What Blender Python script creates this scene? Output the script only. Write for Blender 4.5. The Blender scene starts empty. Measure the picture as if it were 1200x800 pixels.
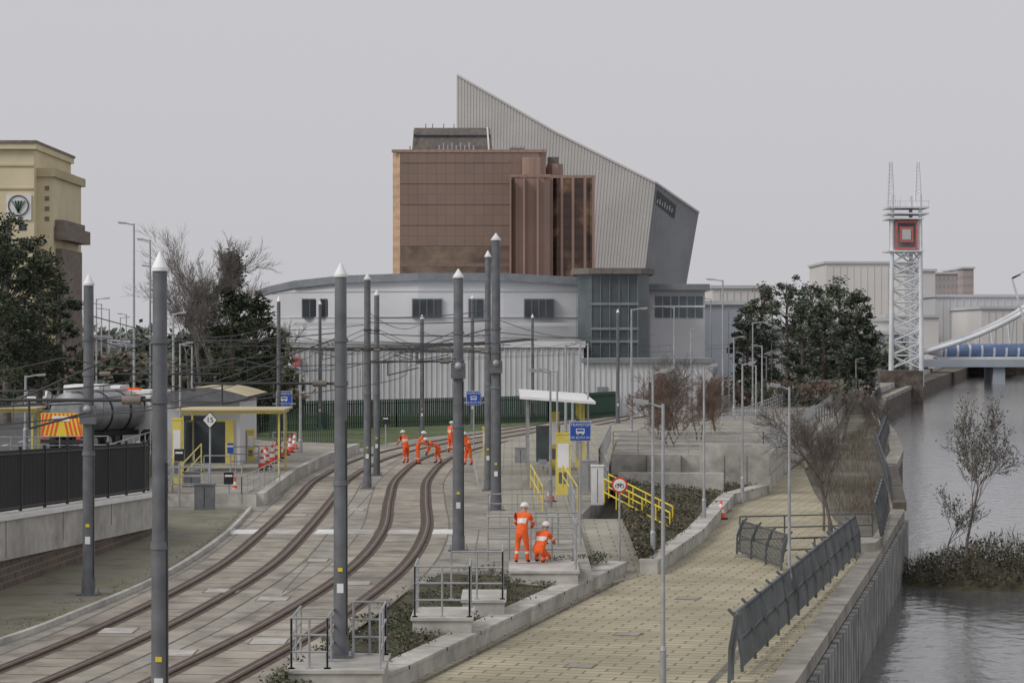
import bpy, math, random
from mathutils import Vector, Matrix, noise
random.seed(7)
scene=bpy.context.scene
# ---- survey of the site: eye height 7 m above the tramway, level camera at the origin looking along +Y
F=2800.0; HC=7.0; V0=395.0
def G(u,v,z=0.0):
    Y=F*(HC-z)/(v-V0); return Vector(((u-600)/F*Y,Y,z))
def A(u,v,Y): return Vector(((u-600)/F*Y,Y,HC+(V0-v)/F*Y))
def XU(u,Y): return (u-600)/F*Y
def ZV(v,Y): return HC+(V0-v)/F*Y
def V(*a): return Vector(a)

# ---------------- materials
def M(name,col,rough=.8,metal=0,var=.15,scale=1.5,bump=0.0,col2=None,big=.12,stripe=None,mixlo=.35,mixhi=.65,spots=0):
    m=bpy.data.materials.new(name); m.use_nodes=True
    nt=m.node_tree; b=nt.nodes['Principled BSDF']
    b.inputs['Roughness'].default_value=rough; b.inputs['Metallic'].default_value=metal
    geo=nt.nodes.new('ShaderNodeNewGeometry')
    n=nt.nodes.new('ShaderNodeTexNoise'); n.inputs['Scale'].default_value=scale; n.inputs['Detail'].default_value=6
    nt.links.new(geo.outputs['Position'],n.inputs['Vector'])
    r=nt.nodes.new('ShaderNodeValToRGB'); e=r.color_ramp.elements
    c=Vector(col)
    a=c*(1-var); d=Vector(col2) if col2 else c*(1+var)
    e[0].position=mixlo; e[0].color=(a.x,a.y,a.z,1); e[1].position=mixhi; e[1].color=(min(1,d.x),min(1,d.y),min(1,d.z),1)
    nt.links.new(n.outputs['Fac'],r.inputs['Fac'])
    n2=nt.nodes.new('ShaderNodeTexNoise'); n2.inputs['Scale'].default_value=scale*.13+.02; n2.inputs['Detail'].default_value=4
    nt.links.new(geo.outputs['Position'],n2.inputs['Vector'])
    mr=nt.nodes.new('ShaderNodeMapRange'); mr.inputs[1].default_value=.3; mr.inputs[2].default_value=.7; mr.inputs[3].default_value=1-big; mr.inputs[4].default_value=1+big
    nt.links.new(n2.outputs['Fac'],mr.inputs[0])
    vm=nt.nodes.new('ShaderNodeVectorMath'); vm.operation='SCALE'
    nt.links.new(r.outputs['Color'],vm.inputs[0]); nt.links.new(mr.outputs[0],vm.inputs['Scale'])
    out=vm.outputs[0]
    if spots:
        n3=nt.nodes.new('ShaderNodeTexNoise'); n3.inputs['Scale'].default_value=.7; n3.inputs['Detail'].default_value=9; n3.inputs['Roughness'].default_value=.7
        nt.links.new(geo.outputs['Position'],n3.inputs['Vector'])
        q=nt.nodes.new('ShaderNodeMapRange'); q.inputs[1].default_value=.50; q.inputs[2].default_value=.66; q.inputs[3].default_value=1; q.inputs[4].default_value=1-spots
        nt.links.new(n3.outputs['Fac'],q.inputs[0])
        v3=nt.nodes.new('ShaderNodeVectorMath'); v3.operation='SCALE'; nt.links.new(out,v3.inputs[0]); nt.links.new(q.outputs[0],v3.inputs['Scale']); out=v3.outputs[0]
    if stripe:
        ax,per,lo=stripe
        sp=nt.nodes.new('ShaderNodeSeparateXYZ'); nt.links.new(geo.outputs['Position'],sp.inputs[0])
        mm=nt.nodes.new('ShaderNodeMath'); mm.operation='MULTIPLY'; mm.inputs[1].default_value=2*math.pi/per
        nt.links.new(sp.outputs[ax],mm.inputs[0])
        s=nt.nodes.new('ShaderNodeMath'); s.operation='SINE'; nt.links.new(mm.outputs[0],s.inputs[0])
        q=nt.nodes.new('ShaderNodeMapRange'); q.inputs[1].default_value=-1; q.inputs[2].default_value=.2; q.inputs[3].default_value=lo; q.inputs[4].default_value=1
        nt.links.new(s.outputs[0],q.inputs[0])
        v2=nt.nodes.new('ShaderNodeVectorMath'); v2.operation='SCALE'
        nt.links.new(out,v2.inputs[0]); nt.links.new(q.outputs[0],v2.inputs['Scale']); out=v2.outputs[0]
    nt.links.new(out,b.inputs['Base Color'])
    if bump:
        bp=nt.nodes.new('ShaderNodeBump'); bp.inputs['Strength'].default_value=bump; bp.inputs['Distance'].default_value=.05
        nt.links.new(n.outputs['Fac'],bp.inputs['Height']); nt.links.new(bp.outputs[0],b.inputs['Normal'])
    return m
def brickmat(name,c1,c2,mortar,w,h,ms=.012,rotz=0,wall=False,rough=.85,metal=0,offset=.5,dirt=.25,dirtcol=None,dscale=.35):
    m=bpy.data.materials.new(name); m.use_nodes=True
    nt=m.node_tree; b=nt.nodes['Principled BSDF']; b.inputs['Roughness'].default_value=rough; b.inputs['Metallic'].default_value=metal
    geo=nt.nodes.new('ShaderNodeNewGeometry')
    if wall:
        sp=nt.nodes.new('ShaderNodeSeparateXYZ'); nt.links.new(geo.outputs['Position'],sp.inputs[0])
        ad=nt.nodes.new('ShaderNodeMath'); ad.operation='ADD'; nt.links.new(sp.outputs[0],ad.inputs[0]); nt.links.new(sp.outputs[1],ad.inputs[1])
        cb=nt.nodes.new('ShaderNodeCombineXYZ'); nt.links.new(ad.outputs[0] if wall!='x' else sp.outputs[0],cb.inputs[0]); nt.links.new(sp.outputs[2],cb.inputs[1]); vec=cb.outputs[0]
    else:
        mp=nt.nodes.new('ShaderNodeMapping'); mp.inputs['Rotation'].default_value=(0,0,rotz); nt.links.new(geo.outputs['Position'],mp.inputs['Vector']); vec=mp.outputs[0]
    bt=nt.nodes.new('ShaderNodeTexBrick'); bt.offset=offset
    bt.inputs['Scale'].default_value=1; bt.inputs['Brick Width'].default_value=w; bt.inputs['Row Height'].default_value=h; bt.inputs['Mortar Size'].default_value=ms
    bt.inputs['Color1'].default_value=(*c1,1); bt.inputs['Color2'].default_value=(*c2,1); bt.inputs['Mortar'].default_value=(*mortar,1)
    nt.links.new(vec,bt.inputs['Vector'])
    n=nt.nodes.new('ShaderNodeTexNoise'); n.inputs['Scale'].default_value=dscale; n.inputs['Detail'].default_value=8; nt.links.new(geo.outputs['Position'],n.inputs['Vector'])
    mr=nt.nodes.new('ShaderNodeMapRange'); mr.inputs[1].default_value=.38; mr.inputs[2].default_value=.7; mr.inputs[3].default_value=0; mr.inputs[4].default_value=dirt
    nt.links.new(n.outputs['Fac'],mr.inputs[0])
    mx=nt.nodes.new('ShaderNodeMix'); mx.data_type='RGBA'; nt.links.new(mr.outputs[0],mx.inputs[0]); nt.links.new(bt.outputs['Color'],mx.inputs[6])
    dc=dirtcol or tuple(x*.3 for x in c1); mx.inputs[7].default_value=(*dc,1)
    nt.links.new(mx.outputs[2],b.inputs['Base Color'])
    return m

conc=M('concrete_light',(.48,.462,.425),.85,var=.12,scale=2.5,bump=.1,big=.2,spots=.3)
conc2=M('concrete_weathered',(.31,.29,.25),.9,var=.18,scale=1.3,bump=.1,big=.25,spots=.35)
trackconc=M('track_slab_concrete',(.335,.305,.255),.9,var=.2,scale=.8,bump=.1,big=.25,spots=.42)
grime=M('rail_grime',(.10,.072,.052),.9,var=.3,scale=3)
joint=M('slab_joint',(.17,.15,.125),.9,var=.3,scale=3)
railm=M('rail_rusty_steel',(.09,.052,.036),.6,metal=.2,var=.3,scale=5)
railtop=M('rail_worn_top',(.20,.17,.145),.45,metal=.5,var=.2,scale=5)
asph=M('asphalt',(.085,.085,.085),.9,var=.25,scale=2,big=.2)
moss=M('mossy_paving',(.29,.27,.225),.95,var=.2,scale=.55,col2=(.19,.185,.115),bump=.2,big=.25,spots=.4)
terrain=M('terrain_ground',(.13,.12,.095),.95,var=.3,scale=.3,big=.3)
grass=M('grass',(.10,.13,.05),.95,var=.35,scale=2,bump=.3,big=.3)
soil=M('planting_soil',(.075,.058,.042),.95,var=.5,scale=3,bump=.6,col2=(.095,.09,.045))
paver=brickmat('yellow_pavers',(.52,.465,.325),(.42,.375,.26),(.16,.145,.095),.9,.45,.03,rotz=math.radians(14),dirt=.62,dirtcol=(.21,.19,.125))
paver2=brickmat('buff_slabs',(.44,.41,.34),(.37,.345,.28),(.2,.185,.15),.9,.6,.03,rotz=0,dirt=.4)
stone=brickmat('old_stone_brick',(.17,.125,.10),(.11,.088,.07),(.24,.205,.165),.45,.2,.02,wall=True,dirt=.5)
galv=M('painted_grey_pole',(.155,.163,.175),.5,metal=.15,var=.15,scale=3)
galvl=M('galvanised_steel',(.40,.41,.42),.5,metal=.25,var=.12,scale=3)
white=M('white_paint',(.76,.76,.74),.55,var=.06,scale=2)
capm=M('pale_cap',(.80,.80,.80),.5,var=.05)
yellow=M('yellow_paint',(.78,.60,.04),.5,var=.08)
yelpale=M('yellow_weathered',(.68,.57,.14),.6,var=.1)
orange=M('hi_vis_orange',(.95,.13,.02),.75,var=.18,scale=9,bump=.5)
reflm=M('reflective_tape',(.62,.63,.6),.4,var=.05)
red=M('red_paint',(.62,.05,.04),.5,var=.08)
redh=M('pale_red_steel',(.50,.15,.13),.6,var=.08)  # distant bridge red, paled for haze in the colour itself
conered=M('cone_red',(.80,.09,.045),.55,var=.1)
blue=M('blue_sign',(.02,.09,.42),.4,var=.05)
blueh=M('pale_blue_steel',(.16,.24,.42),.5,var=.05)
black=M('black_paint',(.02,.02,.022),.45,var=.1)
rubber=M('black_rubber',(.02,.02,.02),.8,var=.1)
skin=M('skin',(.45,.26,.18),.6,var=.05)
dkglass=M('dark_glass',(.045,.053,.06),.15,var=.3,scale=.5)
blueglass=M('blue_glass',(.10,.13,.15),.15,var=.3,scale=.5)
greyglass=M('stair_tower_glass',(.07,.09,.095),.15,var=.4,scale=.25)
greenf=M('green_fence_paint',(.03,.065,.045),.6,var=.1)
steelfence=M('dark_steel_fence',(.12,.13,.135),.5,metal=.2,var=.15)
wallgrey=M('pale_cladding',(.62,.63,.65),.6,var=.04,scale=.4,big=.07)
wallrib=M('ribbed_cladding',(.56,.565,.58),.6,var=.04,scale=.4,big=.07,stripe=(0,.9,.85))
roofgrey=M('grey_roof',(.21,.23,.25),.6,var=.1)
shard=M('shard_aluminium',(.50,.49,.47),.5,metal=.05,var=.05,scale=.15,big=.08)  # light and dark shard colours are lightened to stand in for haze
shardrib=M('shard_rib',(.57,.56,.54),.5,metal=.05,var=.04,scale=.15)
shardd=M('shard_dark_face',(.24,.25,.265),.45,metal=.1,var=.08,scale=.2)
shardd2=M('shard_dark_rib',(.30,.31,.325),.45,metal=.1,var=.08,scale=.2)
copperg=brickmat('copper_glass',(.245,.17,.135),(.225,.155,.122),(.165,.115,.092),1.5,1.65,.06,wall='x',rough=.14,metal=.15,offset=0,dirt=.35,dirtcol=(.34,.25,.20),dscale=.06)
copperc=M('copper_cladding',(.36,.24,.195),.45,metal=.1,var=.05,scale=.3,stripe=(0,1.3,.86))
gold=M('bronze_painted_reflections',(.15,.09,.065),.15,metal=.25,var=.3,scale=.2,col2=(.42,.26,.15),mixlo=.44,mixhi=.58,stripe=(2,1.65,.8))  # gold reflections painted into the glass colour as noise blotches
goldlo=M('bronze_low_painted_reflections',(.16,.115,.09),.15,metal=.2,var=.2,scale=.28,col2=(.29,.21,.15),mixlo=.40,mixhi=.62,stripe=(2,1.65,.88))  # cloudy reflections painted into the lower glass colour
copperedge=M('copper_lit_edge',(.60,.40,.26),.35,metal=.2,var=.1,stripe=(2,1.65,.85))  # brighter copper paints the light falling on the left chamfer
plant_=M('roof_plant',(.17,.15,.135),.7,var=.15)
cream=M('cream_render',(.66,.58,.39),.8,var=.06,scale=.3,big=.1)
creamw=M('cream_render_deep',(.50,.43,.27),.8,var=.08,scale=.3,big=.1)  # deeper cream for bands, cornice and shelter roofs
creamd=M('brown_loading_tower',(.21,.175,.15),.8,var=.2)
hazeA=M('distant_pale',(.64,.625,.61),.9,var=.03,scale=.05)  # haze lightening is put into this group of distant colours
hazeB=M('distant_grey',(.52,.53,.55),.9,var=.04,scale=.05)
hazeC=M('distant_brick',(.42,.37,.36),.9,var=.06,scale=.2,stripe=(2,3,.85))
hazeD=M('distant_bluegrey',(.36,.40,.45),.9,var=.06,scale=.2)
leafd=M('evergreen_leaf_dark',(.036,.05,.03),.8,var=.4,scale=1.2)
leafm=M('evergreen_leaf',(.07,.09,.045),.8,var=.4,scale=1.2)
leafg=M('leaf_olive',(.11,.12,.05),.8,var=.4,scale=2)
leafr=M('twig_russet',(.17,.12,.095),.9,var=.3,scale=2)
hleaf=M('distant_foliage',(.17,.19,.16),.9,var=.3,scale=.3)  # both distant leaf colours include painted haze lightening
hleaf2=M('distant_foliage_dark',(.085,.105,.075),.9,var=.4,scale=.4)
bark=M('bark',(.135,.115,.10),.9,var=.3,scale=4)
barkl=M('birch_bark',(.19,.17,.155),.9,var=.3,scale=4)
rustp=M('sheet_piling',(.30,.30,.28),.8,var=.3,scale=1,stripe=(1,1.0,.45),spots=.4)
quaym=M('quay_wall_dark',(.12,.10,.085),.9,var=.4,scale=1)
bwhite=M('bridge_white',(.70,.72,.75),.5,var=.04)
silver=M('tank_steel',(.30,.31,.32),.35,metal=.4,var=.2,scale=2)
wirem=M('wire',(.05,.05,.055),.6,var=.1)

wat=bpy.data.materials.new('canal_water'); wat.use_nodes=True
nt=wat.node_tree; b=nt.nodes['Principled BSDF']; b.inputs['Base Color'].default_value=(.12,.122,.122,1); b.inputs['Roughness'].default_value=.08; b.inputs['IOR'].default_value=1.38
geo=nt.nodes.new('ShaderNodeNewGeometry'); mp=nt.nodes.new('ShaderNodeMapping'); mp.inputs['Scale'].default_value=(.6,.35,1); nt.links.new(geo.outputs['Position'],mp.inputs[0])
n=nt.nodes.new('ShaderNodeTexNoise'); n.inputs['Scale'].default_value=2.6; n.inputs['Detail'].default_value=8; nt.links.new(mp.outputs[0],n.inputs['Vector'])
bp=nt.nodes.new('ShaderNodeBump'); bp.inputs['Strength'].default_value=.45; bp.inputs['Distance'].default_value=.09; nt.links.new(n.outputs['Fac'],bp.inputs['Height']); nt.links.new(bp.outputs[0],b.inputs['Normal'])

# ---------------- mesh builder
class MB:
    def __init__(s): s.v=[];s.f=[];s.m=[];s.mats=[];s.sm=[]
    def mi(s,mat):
        if mat not in s.mats: s.mats.append(mat)
        return s.mats.index(mat)
    def face(s,pts,mat,sm=False):
        i=len(s.v); s.v+= [tuple(p) for p in pts]; s.f.append(tuple(range(i,i+len(pts)))); s.m.append(s.mi(mat)); s.sm.append(sm)
    def raw(s,vs,fs,mat,sm=False):
        i=len(s.v); s.v+=[tuple(p) for p in vs]; k=s.mi(mat)
        for f in fs: s.f.append(tuple(i+a for a in f)); s.m.append(k); s.sm.append(sm)
    def box(s,c,sz,mat,rz=0):
        ca,sa=math.cos(rz),math.sin(rz); vs=[]
        for dx in(-.5,.5):
            for dy in(-.5,.5):
                for dz in(-.5,.5):
                    x=dx*sz[0];y=dy*sz[1]; vs.append((c[0]+x*ca-y*sa,c[1]+x*sa+y*ca,c[2]+dz*sz[2]))
        s.raw(vs,[(0,1,3,2),(4,6,7,5),(0,4,5,1),(2,3,7,6),(0,2,6,4),(1,5,7,3)],mat)
    def bb(s,x0,x1,y0,y1,z0,z1,mat): s.box(((x0+x1)/2,(y0+y1)/2,(z0+z1)/2),(x1-x0,y1-y0,z1-z0),mat)
    def bar(s,p,q,w,h,mat):
        p=Vector(p);q=Vector(q);d=(q-p)
        if d.length<1e-6:return
        d.normalize(); up=Vector((0,0,1)) if abs(d.z)<.95 else Vector((0,1,0))
        a=d.cross(up).normalized(); c=a.cross(d).normalized(); vs=[]
        for e in(p,q):
            for i,j in((-1,-1),(1,-1),(1,1),(-1,1)): vs.append(e+a*i*w/2+c*j*h/2)
        s.raw(vs,[(0,1,2,3),(7,6,5,4),(0,4,5,1),(1,5,6,2),(2,6,7,3),(3,7,4,0)],mat)
    def tube(s,p,q,r0,r1,mat,n=8,caps=True):
        p=Vector(p);q=Vector(q);d=(q-p)
        if d.length<1e-6:return
        d.normalize(); up=Vector((0,0,1)) if abs(d.z)<.9 else Vector((0,1,0))
        a=d.cross(up).normalized(); c=a.cross(d).normalized(); vs=[]
        for e,r in((p,r0),(q,r1)):
            for i in range(n):
                t=2*math.pi*i/n; vs.append(e+a*math.cos(t)*r+c*math.sin(t)*r)
        fs=[(i,(i+1)%n,n+(i+1)%n,n+i) for i in range(n)]
        s.raw(vs,fs,mat,n>4)
        if caps:
            s.raw(vs[:n],[tuple(range(n))],mat); s.raw(vs[n:],[tuple(range(n))],mat)
    def path(s,pts,r,mat,n=6):
        for i in range(len(pts)-1): s.tube(pts[i],pts[i+1],r,r,mat,n)
    def prism(s,poly,z0,z1,mat,side=None):
        n=len(poly); side=side or mat
        s.raw([(p[0],p[1],z1) for p in poly],[tuple(range(n))],mat)
        s.raw([(p[0],p[1],z0) for p in poly],[tuple(range(n))[::-1]],side)
        for i in range(n):
            a=poly[i];b=poly[(i+1)%n]
            s.face([(a[0],a[1],z0),(b[0],b[1],z0),(b[0],b[1],z1),(a[0],a[1],z1)],side)
    def sphere(s,c,r,mat,sc=(1,1,1),n=10,k=6,zmin=-1):
        vs=[];fs=[]
        for j in range(k+1):
            ph=math.pi*j/k
            for i in range(n):
                t=2*math.pi*i/n; z=max(zmin,math.cos(ph))
                vs.append((c[0]+r*sc[0]*math.sin(ph)*math.cos(t),c[1]+r*sc[1]*math.sin(ph)*math.sin(t),c[2]+r*sc[2]*z))
        for j in range(k):
            for i in range(n): fs.append((j*n+i,j*n+(i+1)%n,(j+1)*n+(i+1)%n,(j+1)*n+i))
        s.raw(vs,fs,mat,True)
    def obj(s,name,parent=None):
        me=bpy.data.meshes.new(name); me.from_pydata(s.v,[],s.f)
        for m in s.mats: me.materials.append(m)
        me.polygons.foreach_set('material_index',s.m); me.polygons.foreach_set('use_smooth',s.sm); me.update()
        o=bpy.data.objects.new(name,me); scene.collection.objects.link(o)
        if parent: o.parent=parent
        return o
def _nrm(pts,i):
    a=pts[max(0,i-1)];b=pts[min(len(pts)-1,i+1)]
    d=Vector((b[0]-a[0],b[1]-a[1],0)).normalized(); return Vector((d.y,-d.x,0))
def strip(mb,pts,w0,w1,z,mat):
    L=[];R=[]
    for i,p in enumerate(pts):
        nrm=_nrm(pts,i); L.append((p[0]+nrm.x*w0,p[1]+nrm.y*w0,z)); R.append((p[0]+nrm.x*w1,p[1]+nrm.y*w1,z))
    for i in range(len(pts)-1): mb.face([L[i],R[i],R[i+1],L[i+1]],mat)
def curb(mb,pts,w0,w1,z0,z1,mat):
    L=[];R=[]
    for i,p in enumerate(pts):
        nrm=_nrm(pts,i); L.append((p[0]+nrm.x*w0,p[1]+nrm.y*w0)); R.append((p[0]+nrm.x*w1,p[1]+nrm.y*w1))
    for i in range(len(pts)-1):
        l0,l1,r0,r1=L[i],L[i+1],R[i],R[i+1]
        mb.face([(*l0,z1),(*r0,z1),(*r1,z1),(*l1,z1)],mat)
        mb.face([(*l0,z0),(*l0,z1),(*l1,z1),(*l1,z0)],mat); mb.face([(*r0,z0),(*r0,z1),(*r1,z1),(*r1,z0)],mat)
    for l,r in((L[0],R[0]),(L[-1],R[-1])): mb.face([(*l,z0),(*r,z0),(*r,z1),(*l,z1)],mat)
def catmull(P,step=8):
    out=[];P=[P[0]]+list(P)+[P[-1]]
    for i in range(1,len(P)-2):
        p0,p1,p2,p3=[Vector((*q[:2],0)) for q in P[i-1:i+3]]
        for k in range(step):
            t=k/step
            q=.5*((2*p1)+(-p0+p2)*t+(2*p0-5*p1+4*p2-p3)*t*t+(-p0+3*p1-3*p2+p3)*t**3)
            out.append((q.x,q.y))
    out.append(tuple(P[-1][:2])); return out
def interp(pts,Y):
    for a,b in zip(pts,pts[1:]):
        if a[1]<=Y<=b[1]: return a[0]+(b[0]-a[0])*(Y-a[1])/(b[1]-a[1])
    return pts[-1][0]
def dense(pts,d):
    out=[]
    for a,b in zip(pts,pts[1:]):
        a=Vector(a);b=Vector(b);n=max(1,int((b-a).length/d))
        for i in range(n): out.append(tuple(a.lerp(b,i/n)))
    out.append(tuple(pts[-1])); return out

# ---------------- ground, water
quay=[(-2,20),(1.6,34),(6.3,53.2),(12.3,81.4),(17.2,105),(22.3,139),(26,159),(30.5,190),(36.5,238),(47,300),(70,408),(122,635),(126,660)]
mb=MB(); mb.prism([(-6000,-50),(-20,-50)]+quay+[(140,668),(6000,900),(6000,9000),(-6000,9000)],-6,-.75,terrain,quaym); mb.obj('ground')
mb=MB(); mb.face([(-60,-60,-3.2),(1500,-60,-3.2),(1500,2500,-3.2),(-60,2500,-3.2)],wat); mb.obj('canal_water')
prom_left=[(-9,34),(-2.3,53.2),(3.75,77.8),(10.3,110.6),(15.5,135),(18.6,151)]
prom_right=[(1.0,34),(5.75,53.2),(11.75,81.4),(12.9,92),(13.4,98),(14.8,116.5),(17.0,139),(19.2,151)]
mb=MB()
pl=dense(prom_left,4)
for a,b in zip(pl,pl[1:]):
    mb.face([(a[0],a[1],-.7),(interp(prom_right,a[1]),a[1],-.7),(interp(prom_right,b[1]),b[1],-.7),(b[0],b[1],-.7)],paver)
mb.obj('promenade_pavement')
# drainage channel + inspection covers on the promenade
mb=MB()
dl=[(interp(prom_left,y)+.25,y) for y in range(44,110,3)]
strip(mb,dl,-.07,.07,-.695,joint)
dl=[(interp(prom_right,y)-1.3,y) for y in range(46,90,3)]
strip(mb,dl,-.09,.09,-.695,joint)
for (x,y) in [(3.0,62),(5.2,70.5),(8.2,84),(1.6,56)]: mb.box((x,y,-.693),(.7,.7,.012),joint,-.24); mb.box((x,y,-.69),(.6,.6,.012),conc2,-.24)
mb.obj('drain_covers')
mb=MB(); curb(mb,quay[1:6],-.55,.05,-1.0,-.62,conc2); curb(mb,quay[5:11],-.8,.05,-1.0,-.5,conc2); mb.obj('quay_coping')
mb=MB(); curb(mb,dense(quay[1:5],3),.06,.22,-3.6,-1.02,rustp); mb.obj('sheet_pile_wall')
slabR=[(-6.2,20),(-4.9,48.4),(-3.8,60),(-2.1,71),(-.6,72),(2.4,72.2),(2.5,92),(4.6,112),(5,118),(12.6,118),(15.4,135),(28.8,211),(38.5,272),(53,340),(108,600)]
mb=MB(); mb.prism([(-400,20)]+slabR+[(-400,600)],-.9,0,conc2,conc); mb.obj('tramway_slab')
LT=catmull([(-14.5,25),(-11.8,40),(-10.1,49.6),(-8.9,60),(-8.15,73),(-8.2,87),(-8.5,103),(-8.8,119),(-7.8,140),(-4.6,160),(2.5,190),(11.5,230),(25,300),(60,420)],8)
RT=catmull([(-10.4,25),(-7.9,40),(-6.4,49.6),(-5.05,60),(-4.05,73),(-3.9,87),(-4.5,103),(-4.9,119),(-4.2,140),(-1.2,160),(5.9,190),(15,230),(29,300),(64,420)],8)
mb=MB()
for T in(LT,RT):
    strip(mb,T,-1.6,1.6,.004,trackconc)
    for e in(-1.6,1.6): strip(mb,T,e-.025,e+.025,.009,joint)
    for s_ in(-.78,.78):
        strip(mb,T,s_-.25,s_+.25,.008,grime)
        curb(mb,T,s_-.10,s_+.10,.0,.05,railm)
        strip(mb,T,s_-.028,s_+.028,.055,railtop)
for T in(LT,RT):
    D=dense(T,6.2)
    for i in range(1,len(D)-1):
        p=Vector((*D[i],0)); d=(Vector((*D[i+1],0))-p).normalized(); nn=Vector((d.y,-d.x,0))
        if p.y>130: break
        mb.bar(p-nn*.52+V(0,0,.007),p+nn*.52+V(0,0,.007),.035,.006,joint)
for (x,y,w) in [(-8.0,66,.9),(-4.5,68,.9),(-6.4,64,.8),(-9.4,57,.8),(-5.6,55,.8),(-7.4,53,.7),(-6.1,75,.6),(-6.3,97,.6),(-8.5,94,.8)]:
    mb.bb(x-w/2,x+w/2,y-.5,y+.5,.0,.014,conc); mb.bb(x-w/2-.04,x+w/2+.04,y-.54,y+.54,.0,.011,joint)
mb.obj('tram_tracks')
mb=MB()
for x0,x1,m in((-10.1,-9.2,white),(-7.05,-6.3,white),(-6.2,-4.95,conc),(-2.85,-2.0,white)): mb.bb(x0,x1,85,86.9,0,.02,m)
mb.bb(-8.75,-7.65,85,86.9,0,.016,conc); mb.bb(-4.45,-3.35,85,86.9,0,.016,conc)
mb.obj('pedestrian_crossing')
mb=MB()
for (x,y,w,l) in [(-6.2,58,.35,5),(-6.3,70,.03,9),(-1.2,82,.03,10),(.6,84,2.8,.03),(.6,78,2.8,.03),(-6.35,100,.03,16)]:
    mb.bb(x-w/2,x+w/2,y-l/2,y+l/2,.0,.007,joint if w<.1 or l<.1 else conc2)
mb.obj('paving_joints')
kb=catmull([(-15,40),(-11.9,53.5),(-10.9,60.9),(-10.15,70.8),(-10.1,84.1),(-10.6,97)],8)
mb=MB()
for a,b in zip(kb,kb[1:]): mb.face([(-16 if a[1]<60 else -14.6,a[1],.012),(a[0],a[1],.012),(b[0],b[1],.012),(-16 if b[1]<60 else -14.6,b[1],.012)],moss)
mb.obj('mossy_ground')
mb=MB(); curb(mb,kb,-.07,.07,0,.13,conc)
curb(mb,[(x-.35,y) for x,y in kb],-.02,.02,0,.02,joint); mb.obj('white_kerb')
# retaining wall + upper road
mb=MB()
wl=[(-17,45),(-15.2,58),(-14.1,66),(-12.75,84),(-12.9,86)]
curb(mb,wl,-.5,0,-.1,.9,stone)
for i in range(len(wl)-1):
    a,b=wl[i],wl[i+1]
    za=2.1-(a[1]-66)*.031; zb=2.1-(b[1]-66)*.031
    A0=(a[0]+.12,a[1]);B0=(b[0]+.12,b[1]);A1=(a[0]-.55,a[1]);B1=(b[0]-.55,b[1]); m=conc
    mb.face([(*A0,za-1.25),(*B0,zb-1.25),(*B0,zb),(*A0,za)],m); mb.face([(*A0,za),(*B0,zb),(*B1,zb),(*A1,za)],m)
    mb.face([(*A0,za-1.25),(*B0,zb-1.25),(*B1,zb-1.25),(*A1,za-1.25)],m)
    mb.bar((a[0]+.16,a[1],za-.08),(b[0]+.16,b[1],zb-.08),.12,.14,capm)
    if i==len(wl)-2: mb.face([(*B0,zb-1.25),(*B1,zb-1.25),(*B1,zb),(*B0,zb)],m)
for p in dense(wl,4.8): mb.bar((p[0]+.125,p[1],.9),(p[0]+.125,p[1],2.0-(p[1]-66)*.031),.015,.03,joint)
mb.obj('retaining_wall')
mb=MB()
for p in dense(wl,.14):
    z=2.1-(p[1]-66)*.031; mb.bar((p[0]-.2,p[1],z+.05),(p[0]-.2,p[1],z+1.75),.045,.03,black)
for h in(.12,1.65):
    for a,b in zip(wl,wl[1:]): mb.bar((a[0]-.2,a[1],2.1-(a[1]-66)*.031+h),(b[0]-.2,b[1],2.1-(b[1]-66)*.031+h),.06,.06,black)
for p in dense(wl,2.5):
    z=2.1-(p[1]-66)*.031; mb.bar((p[0]-.2,p[1],z),(p[0]-.2,p[1],z+1.85),.09,.09,black)
mb.obj('black_railing_fence')
mb=MB(); mb.prism([(-300,30),(-19,30),(-17.4,45),(-15.6,58),(-14.5,66),(-13.2,84),(-13.3,87),(-17.5,92),(-19,150),(-24,420),(-300,420)],-.5,1.25,asph,conc2)
mb.obj('road')
mb=MB()
for Y in range(95,300,6): mb.bb(-27.08,-26.95,Y,Y+3,1.25,1.262,white)
for Y in range(95,300,12): mb.bb(-19.9-(Y-95)*.02,-19.8-(Y-95)*.02,Y,Y+10,1.25,1.262,white)
mb.obj('road_markings')

def lowwall(pts,w0,w1,z0,z1):
    mb=MB(); curb(mb,pts,w0,w1,z0,z1-.08,conc); curb(mb,pts,w0-.03,w1+.03,z1-.08,z1,conc)
    for p in dense(pts,3.0)[1:]:
        mb.box((p[0]+(w0+w1)/2,p[1],z1-.04),(abs(w1-w0)+.09,.02,.09),joint,-.24)
    mb.obj('low_concrete_wall')
lowwall([(-6.5,40),(-2.3,53.2),(3.75,77.8)],-.62,0,-.75,-.28)
lowwall([(4.75,77.6),(7.2,90),(10.3,110.6),(12.6,117.2)],-.6,-.02,-.75,-.22)
def bank(name,A_,B_,za,zb,mat=soil):
    mb=MB()
    for i in range(len(A_)-1):
        mb.face([(*A_[i],za),(*B_[i],zb),(*B_[i+1],zb),(*A_[i+1],za)],mat)
    return mb.obj(name)
def edge(pts,Ys): return [(interp(pts,y),y) for y in Ys]
Ys=[40+i*1.5 for i in range(22)]+[72.0]
W1=[(-6.5-.6,40),(-2.3-.6,53.2),(3.75-.6,77.8)]
bank('planting_bed',edge([(-5.4,40),(-4.9,48.4),(-3.8,60),(-2.1,71),(-1.95,72.2)],Ys),edge(W1,Ys),-.02,-.4)
Y2=[78,84,90,96,102,108,113,117.5]
W2=[(4.2,77.6),(6.6,90),(9.7,110.6),(12,117.5)]
bank('planting_bed',edge([(4.15,77),(4.3,92),(4.8,112),(5,118)],Y2),edge(W2,Y2),.25,-.35)
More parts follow.
